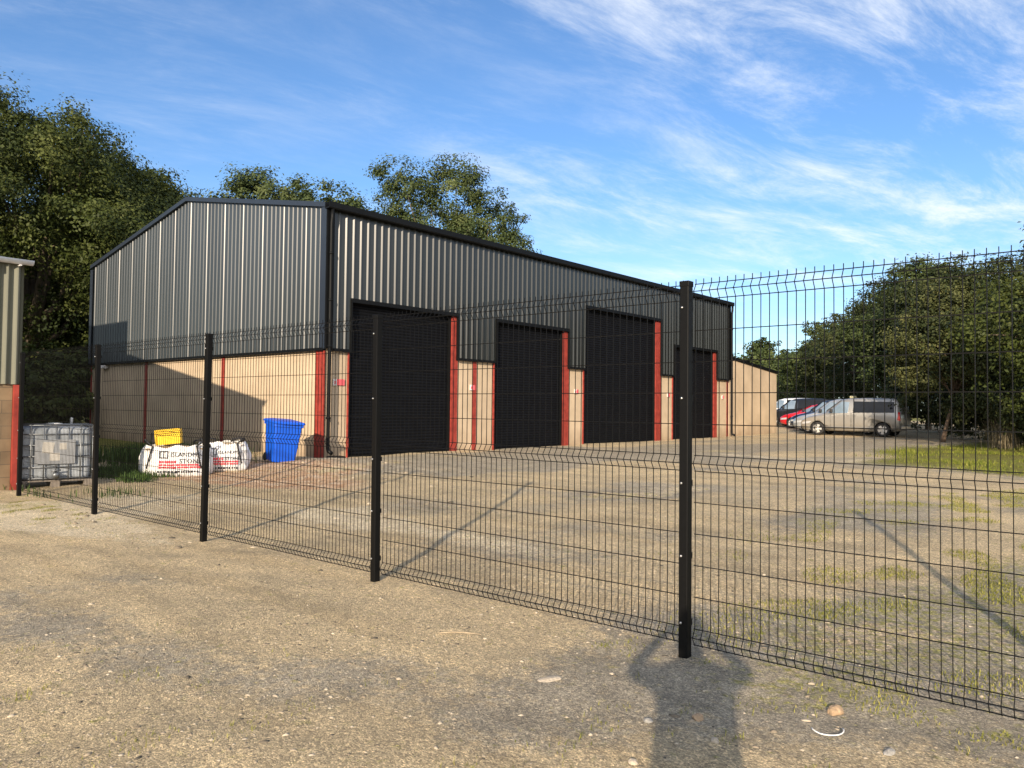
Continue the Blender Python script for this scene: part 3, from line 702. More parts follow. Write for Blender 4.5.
# ------------------------------------------------------------------ bulk bags
def text_mesh(s, size):
    cu = bpy.data.curves.new('print', 'FONT'); cu.body = s; cu.size = size; cu.resolution_u = 2
    o = bpy.data.objects.new('print', cu); COL.objects.link(o)
    bpy.context.view_layer.update()
    dg = bpy.context.evaluated_depsgraph_get(); me_ = bpy.data.meshes.new_from_object(o.evaluated_get(dg))
    bpy.data.objects.remove(o); vs = [v.co.copy() for v in me_.vertices]; fs = [list(p.vertices) for p in me_.polygons]
    bpy.data.meshes.remove(me_); return vs, fs
def bulk_bag(loc, rz, w, d, h, sag, label, seed):
    t = thing('bulk_bag', label, 'builders bag', loc, rz, 'bulk bags in the yard')
    def front(xx, zz):      # bulging, creased surface: returns outward bulge at a place on a face
        u = xx / (w / 2); v = zz / h
        cr = .020 * math.sin(6 * u + 5 * v + seed) * math.sin(4.3 * v - 3 * u + seed) + .010 * math.sin(15 * u + 9 * v * v + seed * 2)
        return .12 * (1 - u * u) * math.sin(PI * min(1, max(0, .12 + .8 * v))) + cr
    def topz(u): return h * (1 + .05 * math.sin(3.1 * u + seed) - sag * (1 - u * u) * .5 + .035 * math.sin(9 * u + seed))
    nu, nv = 14, 12
    faces = [((1, 0), (0, -1), w, d), ((0, 1), (1, 0), d, w), ((-1, 0), (0, 1), w, d), ((0, -1), (-1, 0), d, w)]
    ring = []; vs = []
    cols = [(fi, -1 + 2 * i / nu) for fi in range(4) for i in range(nu)]
    for j in range(nv + 1):
        for fi, u in cols:
            ax, no, ww, dd = faces[fi]
            z = topz(u) * j / nv
            lean = 1 - .10 * (j / nv) ** 2 * (1 if seed < 2 else .4)
            k = front(u * w / 2, z) if j < nv else front(u * w / 2, z) * .6
            rc = 1 - .20 * abs(u) ** 5
            r_ = dd / 2 * lean * (1 if abs(u) < .99 else .97) + k - (.05 if j == 0 else 0)
            vs.append((ax[0] * u * ww / 2 * lean * rc + no[0] * r_, ax[1] * u * ww / 2 * lean * rc + no[1] * r_, z))
    n = len(cols); fs = []
    for j in range(nv):
        for i in range(n): fs.append((j * n + i, j * n + (i + 1) % n, (j + 1) * n + (i + 1) % n, (j + 1) * n + i))
    fs.append(tuple(range(n - 1, -1, -1)))
    mb = MB(); mb.add(vs, fs, 0, True); mb.build('bag_body', M['bagwhite'], t)
    # contents just below the rim
    mb = MB(); rows = 8; vs = []; fs = []
    for a in range(rows + 1):
        for i in range(n):
            p = mb_pt = None
            pv = (faces[cols[i][0]], cols[i][1])
            ax, no, ww, dd = pv[0]; u = pv[1]; s_ = .93 * (1 - a / rows)
            vs.append(((ax[0] * u * ww / 2 + no[0] * dd / 2) * s_, (ax[1] * u * ww / 2 + no[1] * dd / 2) * s_, topz(u) * (1 - a / rows) * .9 + h * .93 * a / rows + .02 * math.sin(a * 2 + i)))
    for a in range(rows):
        for i in range(n): fs.append((a * n + i, a * n + (i + 1) % n, (a + 1) * n + (i + 1) % n, (a + 1) * n + i))
    mb.add(vs, fs, 0, True); mb.build('contents', M['sand'], t)
    # webbing sewn down the front corners and loops above
    for sx_ in (-1, 1):
        mb = MB(); pts = [(sx_ * (w * .34 + .10 * k), -d / 2 * (1 - .1 * (z / h) ** 2) - front(sx_ * (w * .34 + .10 * k), z) - .018, z) for k, z in [(1 - a, h * (.28 + .66 * a)) for a in np.linspace(0, 1, 7)]]
        mb.tube(pts, .016, 6)
        x1 = sx_ * w * .42
        mb.tube([pts[-1], (x1, -d * .44, h * 1.04), (x1 + .05 * sx_, -d * .40, h * 1.13), (x1 + .07 * sx_, -d * .28, h * 1.08), (x1, -d * .2, h * .98)], .018, 6)
        mb.build('lifting_strap', M['bagblack'], t)
        mb = MB(); mb.tube([(x1, d * .44, h * .95), (x1 - .03 * sx_, d * .45, h * 1.1), (x1 - .2 * sx_, d * .42, h * 1.05), (x1 - .22 * sx_, d * .42, h * .95)], .018, 6); mb.build('lifting_strap', M['bagblack'], t)
    # printing on the front face
    def onface(vs): return [(a, -d / 2 * (1 - .1 * (min(1, max(0, z / h))) ** 2 * (1 if seed < 2 else .4)) - front(a, z) - .010, z) for a, z in vs]
    def strip(mb_, x0, x1, z0, z1):
        m_ = max(1, int((x1 - x0) / .03)); vv = []
        for i in range(m_ + 1): a = x0 + (x1 - x0) * i / m_; vv += [(a, z0), (a, z1)]
        mb_.add(onface(vv), [(2 * i, 2 * i + 2, 2 * i + 3, 2 * i + 1) for i in range(m_)])
    k = w / 1.15
    x0, zt = -.27 * k, h * .80
    mb = MB()
    for a, b in ((0, .022), (.075, .092), (.145, .165)): strip(mb, x0 + a * k, x0 + b * k, zt - .15, zt)
    strip(mb, x0 + .022 * k, x0 + .145 * k, zt - .022, zt - .001); strip(mb, x0 + .022 * k, x0 + .145 * k, zt - .15, zt - .128)
    mb.build('logo', M['inkblack'], t)
    for txt, sz, dx, dz in (('ISLANDMAGEE', .115 * k, .20 * k, -.115), ('STONE', .125 * k, .36 * k, -.25)):
        tv, tf = text_mesh(txt, sz)
        mb = MB(); mb.add(onface([(x0 + dx + v.x, zt + dz + v.y) for v in tv]), tf); mb.build('lettering', M['inkblack'], t)
    rr = random.Random(seed); mb = MB()
    xx = x0 - .02
    while xx < .42 * k:
        l_ = rr.uniform(.02, .05); strip(mb, xx, xx + l_, zt - .45 + .015 * rr.random(), zt - .40); xx += l_ + rr.uniform(.012, .03)
    mb.build('small_print', M['inkblack'], t)
    mb = MB()
    for zz in (zt - .30, zt - .35):
        xx = x0
        while xx < .40 * k:
            l_ = rr.uniform(.03, .09); strip(mb, xx, xx + l_, zz, zz + .035); xx += l_ + rr.uniform(.006, .016)
    xx = x0
    while xx < x0 + .32 * k:
        l_ = rr.uniform(.03, .06); strip(mb, xx, xx + l_, zt - .245, zt - .195); xx += l_ + .012
    mb.build('red_print', M['inkred'], t)
    return t
VA = R(40)      # facing roughly back towards the gate
bx, by = -15.88, 7.80
bulk_bag((bx, by, H(bx, by) - .01), R(58), 1.22, .82, .68, .22, 'slumped white printed bulk bag with a yellow crate lying on top of it', 1)
bx2, by2 = -15.95, 8.86
bulk_bag((bx2, by2, H(bx2, by2) - .01), R(58), .92, .84, .64, .1, 'upright white printed bulk bag with black loops between the slumped bag and the blue bin', 2.6)
# yellow crate lying on its side, mouth to the left
cr = thing('crate', 'yellow slotted plastic crate lying tipped over on the slumped white bag', 'crate', (bx - .06, by - .12, H(bx, by) + .655), R(55))
CM = Matrix.Rotation(R(-6), 4, 'Y')
mb = MB(); cw, cd, ch = .46, .32, .31; t_ = .012
mb.box(-cw / 2, cw / 2, -cd / 2, cd / 2, 0, t_, 0, CM); mb.box(-cw / 2, cw / 2, -cd / 2, cd / 2, ch - t_, ch, 0, CM)
mb.box(cw / 2 - t_, cw / 2, -cd / 2 + .001, cd / 2 - .001, t_ + .001, ch - t_ - .001, 0, CM)
for s_ in (-1, 1):
    ya, yb = (-cd / 2 + .001, -cd / 2 + t_) if s_ < 0 else (cd / 2 - t_, cd / 2 - .001)
    mb.box(-cw / 2, cw / 2 - t_ - .001, ya, yb, t_ + .001, .18, 0, CM)
    for z0 in (.20, .235, .27): mb.box(-cw / 2, cw / 2 - t_ - .001, ya, yb, z0, z0 + .018, 0, CM)
    for xx in np.linspace(-cw / 2 + .02, cw / 2 - .04, 12): mb.box(xx, xx + .014, ya + .002, yb - .002, .181, ch - t_ - .001, 0, CM)
mb.build('basket', M['yellow'], cr)
mb = MB()
for z0 in (0, ch - .03): mb.rbox(-cw / 2 - .02, -cw / 2 + .005, -cd / 2 - .02, cd / 2 + .02, z0 - .003, z0 + .033, .004, 0, CM)
for yy in (-cd / 2 - .02, cd / 2): mb.rbox(-cw / 2 - .02, -cw / 2 + .004, yy, yy + .02, .033, ch - .031, .004, 0, CM)
mb.build('rim', M['yellow'], cr)
mb = MB(); mb.box(-cw / 2 + .01, cw / 2 - .03, -cd / 2 + .02, cd / 2 - .02, .02, ch - .03, 0, CM); mb.box(-cw / 2 - .1, -cw / 2 + .009, -cd / 2 + .05, cd / 2 - .06, .07, ch - .05, 0, CM); mb.build('mouth_shade', M['bagblack'], cr)  # black blocks stand in for the shade inside the crate mouth

# ------------------------------------------------------------------ blue wheeled bin
wx, wy = -16.05, 10.36
wb = thing('wheeled_bin', 'bright blue plastic wheeled bin with its lid shut, leaning by the warehouse corner', 'bin', (wx, wy, H(wx, wy) - .02), R(165)); wb.scale = (.95, .95, .93)
LM = Matrix.Rotation(R(-4), 4, 'Y') @ Matrix.Rotation(R(4), 4, 'X')
def loft_rect(mb, secs, mi=0, rad=.05, M_=None):
    vs = []; fs = []; n = 16
    for (hw, hd, z, cx_) in secs:
        for q, (sx_, sy_) in enumerate(((1, 1), (-1, 1), (-1, -1), (1, -1))):
            for k in range(4):
                a = q * PI / 2 + k * PI / 6
                vs.append((cx_ + sx_ * (hw - rad) + rad * math.cos(a), sy_ * (hd - rad) + rad * math.sin(a), z))
    for i in range(len(secs) - 1):
        for k in range(n): fs.append((i * n + k, i * n + (k + 1) % n, (i + 1) * n + (k + 1) % n, (i + 1) * n + k))
    fs.append(tuple(range(n - 1, -1, -1))); fs.append(tuple(range((len(secs) - 1) * n, len(secs) * n)))
    mb.add(vs, fs, mi, False, M_)
mb = MB(); loft_rect(mb, [(.31, .27, .04, 0), (.32, .28, .08, 0), (.40, .34, .92, 0), (.405, .345, .925, 0)], 0, .05, LM)
loft_rect(mb, [(.43, .37, .93, 0), (.43, .37, 1.00, 0)], 0, .05, LM)
for xx in (-.12, .12): mb.box(xx - .02, xx + .02, -.300, -.27, .15, .5, 0, LM)
mb.build('bin_body', M['blue'], wb)
mb = MB(); loft_rect(mb, [(.455, .39, 1.003, -.01), (.46, .395, 1.03, -.01), (.44, .37, 1.06, -.01), (.30, .25, 1.09, 0)], 0, .05, LM)
mb.rbox(-.50, -.45, -.2, .2, 1.0, 1.035, .01, 0, LM); mb.build('lid', M['blue'], wb)
mb = MB(); mb.tube([LM @ Vector((.47, -.3, 1.0)), LM @ Vector((.52, -.3, 1.02)), LM @ Vector((.52, .3, 1.02)), LM @ Vector((.47, .3, 1.0))], .018, 8); mb.build('handle', M['blue'], wb)
for yy in (-.30, .27):
    mb = MB(); mb.lathe([(.0, 0), (.09, 0), (.105, .01), (.105, .04), (.09, .05), (0, .05)], 16, 0, 'Y', LM @ Matrix.Translation((.30, yy - .01, .10))); mb.build('wheel', M['rubber'], wb)

# ------------------------------------------------------------------ cars
WHEELS = {}
def wheel_meshes(r):
    if r in WHEELS: return WHEELS[r]
    mb = MB(); w_ = .105
    mb.lathe([(r * .62, -w_ + .02), (r * .70, -w_), (r * .93, -w_), (r, -w_ + .03), (r, w_ - .03), (r * .93, w_), (r * .70, w_), (r * .62, w_ - .02)], 28, 0, 'Y')
    tyre = mb.build('wheel', M['rubber']); tm = tyre.data; bpy.data.objects.remove(tyre)
    mb = MB(); mb.lathe([(r * .71, -w_ - .004), (r * .69, -w_ + .012), (r * .60, -w_ + .03), (r * .58, -w_ + .08)], 28, 0, 'Y')
    mb.lathe([(0, -w_ + .0), (r * .16, -w_ + .0), (r * .18, -w_ + .02)], 14, 0, 'Y')
    for k in range(5):
        a = 2 * PI * k / 5 + .3; c, s_ = math.cos(a), math.sin(a)
        def P(rad, off, yy): return (rad * c - off * s_, yy, rad * s_ + off * c)
        vs = [P(r * .12, -.045, -w_ + .002), P(r * .12, .045, -w_ + .002), P(r * .64, .07, -w_ + .008), P(r * .64, -.07, -w_ + .008)]
        vs += [P(r * .12, -.045, -w_ + .03), P(r * .12, .045, -w_ + .03), P(r * .64, .07, -w_ + .03), P(r * .64, -.07, -w_ + .03)]
        mb.add(vs, [(0, 1, 2, 3), (4, 7, 6, 5), (0, 4, 5, 1), (1, 5, 6, 2), (2, 6, 7, 3), (3, 7, 4, 0)])
    rim = mb.build('rim', M['rim'], recalc=True); rm = rim.data; bpy.data.objects.remove(rim)
    mb = MB(); mb.lathe([(0, -w_ + .06), (r * .6, -w_ + .06)], 20, 0, 'Y'); b_ = mb.build('brake_disc', M['plastic']); bm_ = b_.data; bpy.data.objects.remove(b_)
    WHEELS[r] = (tm, rm, bm_); return WHEELS[r]

def make_car(name, label, cat, loc, rz, paint, st, wheels, wr, side_wins, screen, belt_handles, glass_side='glass', roof_sign=False, group='cars parked in the yard'):
    """st: stations (x, zb, zs, zt, wb, ws, wt); the car faces -X, nose at x = 0"""
    t = thing(name, label, cat, loc, rz, group)
    st = [tuple(s) for s in st]; xs_ = [s[0] for s in st]
    def at(x):
        x = min(max(x, xs_[0]), xs_[-1])
        return [float(np.interp(x, xs_, [s[i] for s in st])) for i in range(7)]
    def ring(s):
        x, zb, zs, zt, wb_, ws, wt = s
        zr = max(zt - .07, zs + .01)
        half = [(0, zb), (wb_ * .85, zb), (wb_, zb + .07), (ws + .012, zb + (zs - zb) * .45), (ws + .004, zb + (zs - zb) * .8), (ws - .01, zs), (ws + (wt - ws) * .5 + .012, zs + (zr - zs) * .5), (wt, zr), (wt - .09, zt - .012), (wt * .5, zt + .012), (0, zt + .02)]
        return half
    rs = [ring(s) for s in st]; m = len(rs[0])
    vs = []; fs = []
    for s, rg in zip(st, rs):
        vs += [(s[0], yy, z) for yy, z in rg] + [(s[0], -yy, z) for yy, z in rg[-2:0:-1]]
    n = 2 * m - 2
    for i in range(len(st) - 1):
        for k in range(n): fs.append((i * n + k, i * n + (k + 1) % n, (i + 1) * n + (k + 1) % n, (i + 1) * n + k))
    fs.append(tuple(range(n - 1, -1, -1))); fs.append(tuple(range((len(st) - 1) * n, len(st) * n)))
    mb = MB(); mb.add(vs, fs, 0, True); body = mb.build('body', [paint, M['plastic']], t, recalc=True)
    # wheel arches cut out of the body
    cut = MB()
    for wxx in wheels:
        for sg_ in (-1, 1):
            cut.lathe([(0, -.26), (wr + .055, -.26), (wr + .055, .26), (0, .26)], 28, 0, 'Y', Matrix.Translation((wxx, sg_ * .85, wr)))
    co = cut.build('cutter', M['plastic'], t, recalc=True)
    bm = bmesh.new(); bm.from_mesh(co.data); bmesh.ops.remove_doubles(bm, verts=bm.verts, dist=1e-4); bmesh.ops.recalc_face_normals(bm, faces=bm.faces); bm.to_mesh(co.data); bm.free()
    md = body.modifiers.new('arch', 'BOOLEAN'); md.object = co; md.operation = 'DIFFERENCE'; md.solver = 'EXACT'
    bpy.context.view_layer.update(); dg = bpy.context.evaluated_depsgraph_get()
    nm = bpy.data.meshes.new_from_object(body.evaluated_get(dg)); body.modifiers.clear(); old = body.data; body.data = nm; bpy.data.meshes.remove(old); nm.name = 'body'
    bpy.data.objects.remove(co)
    def yside(x, z):
        s = at(x); zs, zt, ws, wt = s[2], s[3], s[5], s[6]; zr = max(zt - .07, zs + .01)
        f = min(max((z - zs) / (zr - zs), 0), 1)
        if z < zs: return ws + .004
        return (ws - .01) + (wt - ws + .01) * f + .024 * math.sin(PI * f) * .5
    def side_patch(nm_, poly, m_, off=.008, side=-1, par=None):
        cxm = sum(p[0] for p in poly) / len(poly); czm = sum(p[1] for p in poly) / len(poly)
        k0 = len(poly); poly = [(poly[i][0] + (poly[(i + 1) % k0][0] - poly[i][0]) * q / 8, poly[i][1] + (poly[(i + 1) % k0][1] - poly[i][1]) * q / 8) for i in range(k0) for q in range(8)]
        rings = []
        for f in (1, .8, .6, .4, .2): rings.append([(cxm + (a - cxm) * f, czm + (z - czm) * f) for a, z in poly])
        vv = []; ff = []; k_ = len(poly)
        for rg in rings: vv += [(a, side * (yside(a, z) + off), z) for a, z in rg]
        for i in range(4):
            for k in range(k_): ff.append((i * k_ + k, i * k_ + (k + 1) % k_, (i + 1) * k_ + (k + 1) % k_, (i + 1) * k_ + k))
        ff.append(tuple(range(4 * k_, 5 * k_)))
        vv2 = [(a, b_ - side * (off + .02), z) for a, b_, z in vv[:k_]]
        b0 = len(vv); vv += vv2
        for k in range(k_): ff.append((k, (k + 1) % k_, b0 + (k + 1) % k_, b0 + k))
        q = MB(); q.add(vv, ff); return q.build(nm_, m_, par or t, recalc=True)
    for sd in (-1, 1):
        for k_w, poly in enumerate(side_wins): side_patch('window', poly, M['glass_sky' if k_w == 0 else glass_side], .016, sd)  # front side windows get the painted sky reflection too
    # windscreen and rear glass
    for nm_, (xa, xb), gm in screen:
        q = MB(); vv = []; ff = []; A = 7
        for i in range(A):
            x = xa + (xb - xa) * i / (A - 1); s = at(x)
            for fr in np.linspace(-1, 1, 9):
                yy = fr * (s[6] - .06) ; z = s[3] + .012 + .012 * (1 - fr * fr)
                vv.append((x, yy, z + .008))
        for i in range(A - 1):
            for k in range(8): ff.append((i * 9 + k, i * 9 + k + 1, (i + 1) * 9 + k + 1, (i + 1) * 9 + k))
        q.add(vv, ff, 0, True); q.build(nm_, M[gm], t)
    # lamps
    s0 = st[1]; zh = s0[2]
    for sd in (-1, 1):
        x0 = .10; x1 = .62
        side_patch('headlight', [(x0, zh - .16), (x1 - .12, zh - .12), (x1, zh - .01), (x1 - .2, zh - .02), (x0 + .02, zh - .06)], M['lens'], .012, sd)
        xe = xs_[-1]; zs_r = at(xe - .1)[2]
        side_patch('tail_light', [(xe - .14, zs_r - .30), (xe - .02, zs_r - .32), (xe - .02, zs_r + .08), (xe - .10, zs_r + .08)], M['taillens'], .012, sd)
        # mirror
        xm_ = side_wins[0][0][0] + .22; zm = side_wins[0][0][1] + .04
        q = MB(); q.rbox(xm_ - .06, xm_ + .06, sd * (yside(xm_, zm) + .02) - (.16 if sd < 0 else 0), sd * (yside(xm_, zm) + .02) + (.16 if sd > 0 else 0), zm, zm + .17, .03); q.build('mirror', M['plastic'], t)
        for hx, hz in belt_handles:
            y0 = sd * (yside(hx, hz) + .015); q = MB(); q.rbox(hx - .08, hx + .08, min(y0, y0 + sd * .02), max(y0, y0 + sd * .02), hz - .012, hz + .012, .006); q.build('door_handle', paint, t)
        # door seams
        q = MB()
        for hx, hz in belt_handles:
            for xx in (hx - .13,) if hx != belt_handles[0][0] else (hx + .13, side_wins[0][0][0] + .15):
                zz = np.linspace(.38, at(xx)[2] - .02, 6); pts = [(xx, sd * (yside(xx, z) + .0135), z) for z in zz]
                pts = [(p[0], sd * (np.interp(p[2], [at(xx)[1] + .07, at(xx)[1] + (at(xx)[2] - at(xx)[1]) * .45, at(xx)[2]], [at(xx)[4], at(xx)[5] + .012, at(xx)[5] - .01]) + .002), p[2]) for p in pts]
                q.tube(pts, .007, 4)
        q.build('door_seam', M['plastic'], t)
        q = MB(); xa, xb = wheels[0] + wr + .1, wheels[1] - wr - .1
        ysill = sd * (at((xa + xb) / 2)[5] + .02); zz = .36
        q.rbox(xa, xb, min(ysill, ysill - sd * .05), max(ysill, ysill - sd * .05), zz, zz + .07, .01); q.build('sill_strip', paint, t)
    # bumpers, grille
    q = MB(); q.rbox(-.03, .10, -.62, .62, .30, .44, .03); q.build('bumper', M['plastic'], t)
    q = MB(); q.rbox(-.015, .06, -.42, .42, .52, .64, .015); q.build('grille', M['plastic'], t)
    q = MB(); q.rbox(xs_[-1] - .08, xs_[-1] + .05, -.72, .72, .36, .56, .04); q.build('rear_bumper', paint, t)
    tm, rm, bm_ = wheel_meshes(wr)
    for wxx in wheels:
        for sd in (-1, 1):
            wo = bpy.data.objects.new('wheel', tm); COL.objects.link(wo); wo.parent = t
            wo.location = (wxx, sd * (at(wxx)[5] - .10), wr); wo.rotation_euler = (0, random.uniform(0, 1), 0 if sd < 0 else PI)
            ro = bpy.data.objects.new('rim', rm); COL.objects.link(ro); ro.parent = wo
            bo = bpy.data.objects.new('brake_disc', bm_); COL.objects.link(bo); bo.parent = wo
    if roof_sign:
        q = MB(); s = at(3.0); q.rbox(2.92, 3.12, -.28, .28, s[3] + .03, s[3] + .17, .04); q.build('roof_sign', M['signcream'], t)
    return t
def paint(name, c, metal=.35, rough=.32): return mat(name, c, rough, metal, .04, 2, spec=.5, coat=.8)
VAN = [(0, .36, .62, .70, .55, .60, .50), (.06, .30, .70, .80, .72, .76, .66), (.35, .24, .86, .93, .82, .87, .74), (1.0, .22, 1.02, 1.07, .85, .905, .78), (1.22, .22, 1.06, 1.15, .86, .91, .76),
       (2.02, .22, 1.12, 1.76, .86, .915, .70), (2.35, .22, 1.13, 1.845, .86, .915, .70), (3.3, .22, 1.14, 1.87, .86, .915, .70), (4.4, .25, 1.14, 1.845, .86, .91, .69), (4.68, .30, 1.13, 1.80, .85, .905, .68), (4.78, .36, 1.08, 1.62, .83, .885, .68), (4.82, .40, .98, 1.15, .78, .83, .68)]
VANW = [[(1.42, 1.10), (2.42, 1.13), (2.45, 1.66), (2.08, 1.69)], [(2.66, 1.14), (4.55, 1.16), (4.50, 1.68), (2.66, 1.70)]]
HATCH = [(0, .34, .58, .64, .55, .58, .5), (.06, .26, .66, .72, .70, .72, .64), (.35, .22, .80, .84, .78, .82, .70), (.95, .20, .92, .98, .82, .86, .72), (1.10, .20, .94, 1.02, .82, .865, .70),
         (1.95, .20, .98, 1.42, .83, .87, .58), (2.3, .20, .99, 1.48, .83, .87, .57), (3.0, .20, 1.0, 1.46, .83, .87, .57), (3.6, .24, 1.0, 1.36, .82, .86, .57), (3.95, .30, .98, 1.12, .78, .82, .62), (4.10, .38, .86, .92, .7, .74, .6)]
HATCHW = [[(1.40, 1.0), (2.45, 1.02), (2.42, 1.36), (2.0, 1.34)], [(2.52, 1.02), (3.45, 1.04), (3.3, 1.30), (2.52, 1.36)]]
MPV = [(a * .93, b, c * 1.0, d * (1.0 if d < 1.3 else .96), e, f, g) for a, b, c, d, e, f, g in VAN]
MPVW = [[(a * .93, z * .985) for a, z in p] for p in VANW]
gold = paint('champagne_paint', (.36, .35, .325), .5, .32)
def put(nose_x, y): return (nose_x, y, H(nose_x + 2.2, y) + .0)
make_car('parked_van', 'pale champagne silver passenger van with tinted rear windows, nearest of the parked row', 'van', put(-14.8, 40.9), R(-1), gold, VAN, (.92, 4.02), .33, VANW,
         [('windscreen', (1.26, 2.0), 'glass_sky'), ('rear_window', (4.69, 4.77), 'glass')], [(2.42, 1.0), (2.74, 1.0)])
silver = paint('silver_paint', (.46, .48, .5), .5, .3)
make_car('parked_van', 'silver passenger van with a cream sign on its roof, just behind the champagne van', 'van', put(-16.2, 43.5), R(-2), silver, VAN, (.92, 4.02), .33, VANW,
         [('windscreen', (1.26, 2.0), 'glass_sky'), ('rear_window', (4.69, 4.77), 'glass')], [(2.42, 1.0), (2.74, 1.0)], roof_sign=True)
make_car('parked_car', 'dark blue people carrier with a pale windscreen between the silver van and the red car', 'car', put(-17.3, 46.0), R(-3), paint('navy_paint', (.02, .03, .06)), MPV, (.86, 3.74), .32, MPVW,
         [('windscreen', (1.19, 1.86), 'glass_sky'), ('rear_window', (4.42, 4.5), 'glass')], [(2.25, 1.0), (2.55, 1.0)])
make_car('parked_car', 'bright red hatchback with its bonnet showing past the silver and blue cars', 'car', put(-18.95, 48.6), R(-3), paint('red_paint', (.55, .012, .02), .1, .28), HATCH, (.85, 3.35), .31, HATCHW,
         [('windscreen', (1.13, 1.92), 'glass_sky'), ('rear_window', (3.64, 3.92), 'glass')], [(2.36, .9), (3.2, .92)])
make_car('parked_van', 'black people carrier with a pale side window behind the red hatchback', 'van', put(-21.1, 51.2), R(-3), paint('black_paint', (.018, .02, .024)), MPV, (.86, 3.74), .32, MPVW,
         [('windscreen', (1.19, 1.86), 'glass_sky'), ('rear_window', (4.42, 4.5), 'glass')], [(2.25, 1.0), (2.55, 1.0)])
make_car('parked_car', 'white people carrier at the far end of the parked row beside the lean-to', 'car', put(-22.9, 53.9), R(-3), paint('white_paint', (.7, .71, .72), 0, .3), MPV, (.86, 3.74), .32, MPVW,
         [('windscreen', (1.19, 1.86), 'glass_sky'), ('rear_window', (4.42, 4.5), 'glass')], [(2.25, 1.0), (2.55, 1.0)])

# ------------------------------------------------------------------ trees
def leaf_object(name, P, Nn, size, tintv, m, parent=None, aspect=.55):
    """many small leaf faces: P centres, Nn normals"""
    n = len(P)
    Nn = Nn / (np.linalg.norm(Nn, axis=1, keepdims=True) + 1e-9)
    r_ = rng.normal(size=(n, 3)); A = np.cross(Nn, r_); A /= (np.linalg.norm(A, axis=1, keepdims=True) + 1e-9); B = np.cross(Nn, A)
    s = (size * rng.uniform(.6, 1.35, n))[:, None]
    c = Nn * s * .18
    V = np.stack([P - A * s, P - B * s * aspect + c, P + A * s, P + B * s * aspect + c], 1).reshape(-1, 3)
    me = bpy.data.meshes.new(name)
    me.vertices.add(4 * n); me.vertices.foreach_set('co', V.astype(np.float32).reshape(-1))
    me.loops.add(4 * n); me.loops.foreach_set('vertex_index', np.arange(4 * n))
    me.polygons.add(n); me.polygons.foreach_set('loop_start', np.arange(0, 4 * n, 4)); me.polygons.foreach_set('loop_total', np.full(n, 4))
    me.update()
    at = me.attributes.new('tint', 'FLOAT', 'POINT'); at.data.foreach_set('value', np.repeat(np.clip(tintv, 0, 1), 4).astype(np.float32))
    me.materials.append(m)
    o = bpy.data.objects.new(name, me); COL.objects.link(o)
    if parent: o.parent = parent
    return o
def make_tree(name, label, cat, base, blobs, n_clump, per, leaf, m, trunk_r=.25, clump_r=.7, group=None, bark='bark', gap=.0, trunk_h=None, lean=(0, 0)):
    """blobs are (dx, dy, z, rx, ry, rz) relative to the base; clumps of leaves fill the outer part of each"""
    bx_, by_ = base; bz = H(bx_, by_)
    t = thing(name, label, cat, (bx_, by_, bz), 0, group)
    B = np.array(blobs, float)
    vol = B[:, 3] * B[:, 4] * B[:, 5]; pk = (vol ** .75) / (vol ** .75).sum()
    C = []; O = []
    while len(C) < n_clump:
        k = rng.choice(len(B), p=pk); d = rng.normal(size=3); d /= np.linalg.norm(d)
        if d[2] < -.3 and rng.random() < .45: continue
        rr = rng.uniform(.25, 1) ** .42
        lump = 1 + .16 * math.sin(3 * d[0] + k * 1.7) * math.sin(4 * d[2] + 2.2 * d[1] + k) + .10 * math.sin(9 * d[0] + 7 * d[1] + k * 2.) + rng.normal() * .05
        p = B[k, :3] + d * B[k, 3:] * rr * lump
        if p[2] < .25: continue
        q = ((p - B[:, :3]) / B[:, 3:]); inside = (np.linalg.norm(q, axis=1) < .6).sum()
        if inside and rng.random() < .72: continue
        C.append(p); O.append(d)
    C = np.array(C); O = np.array(O)
    ct = rng.normal(.48, .17, len(C)); cs = clump_r * rng.uniform(.55, 1.35, len(C))
    if gap:
        keep = rng.random(len(C)) > gap; C, O, ct, cs = C[keep], O[keep], ct[keep], cs[keep]
    n = len(C) * per; ci = np.repeat(np.arange(len(C)), per)
    off = np.clip(rng.normal(size=(n, 3)), -1.35, 1.35) * np.array([.5, .5, .36]); P = C[ci] + off * cs[ci][:, None]
    Nn = O[ci] * .5 + np.array([0, 0, .35]) + rng.normal(size=(n, 3)) * .42 + off * .75
    P[:, 2] = np.maximum(P[:, 2], .05)
    leaf_object('crown', P, Nn, leaf, ct[ci] + rng.normal(0, .11, n), m, t)
    top = float((B[:, 2] + B[:, 5]).max()); th = trunk_h or top * .55
    mb = MB(); pts = []
    for i in range(7):
        f = i / 6; pts.append((lean[0] * f + .12 * math.sin(3 * f + bx_), lean[1] * f + .12 * math.sin(4 * f + by_), -.2 + (th + .2) * f))
    mb.tube(pts, [trunk_r * (1.25 if i == 0 else 1 - .6 * i / 6) for i in range(7)], 10)
    sel = rng.choice(len(C), min(len(C), 34), replace=False)
    for k in sel:
        f = rng.uniform(.3, .98); a = Vector(pts[0]).lerp(Vector(pts[-1]), f); i0 = min(5, int(f * 6)); a = Vector(pts[i0]).lerp(Vector(pts[i0 + 1]), f * 6 - i0)
        b_ = Vector(C[k]); mid = a.lerp(b_, .5) + Vector((rng.normal() * .25, rng.normal() * .25, .3 + .1 * (b_ - a).length * .5))
        r0 = trunk_r * (1 - .6 * f) * .5
        mb.tube([a, a.lerp(mid, .6), mid, mid.lerp(b_, .6), b_], [r0, r0 * .75, r0 * .55, r0 * .35, r0 * .12], 6)
    mb.build('trunk', M[bark], t)
    return t
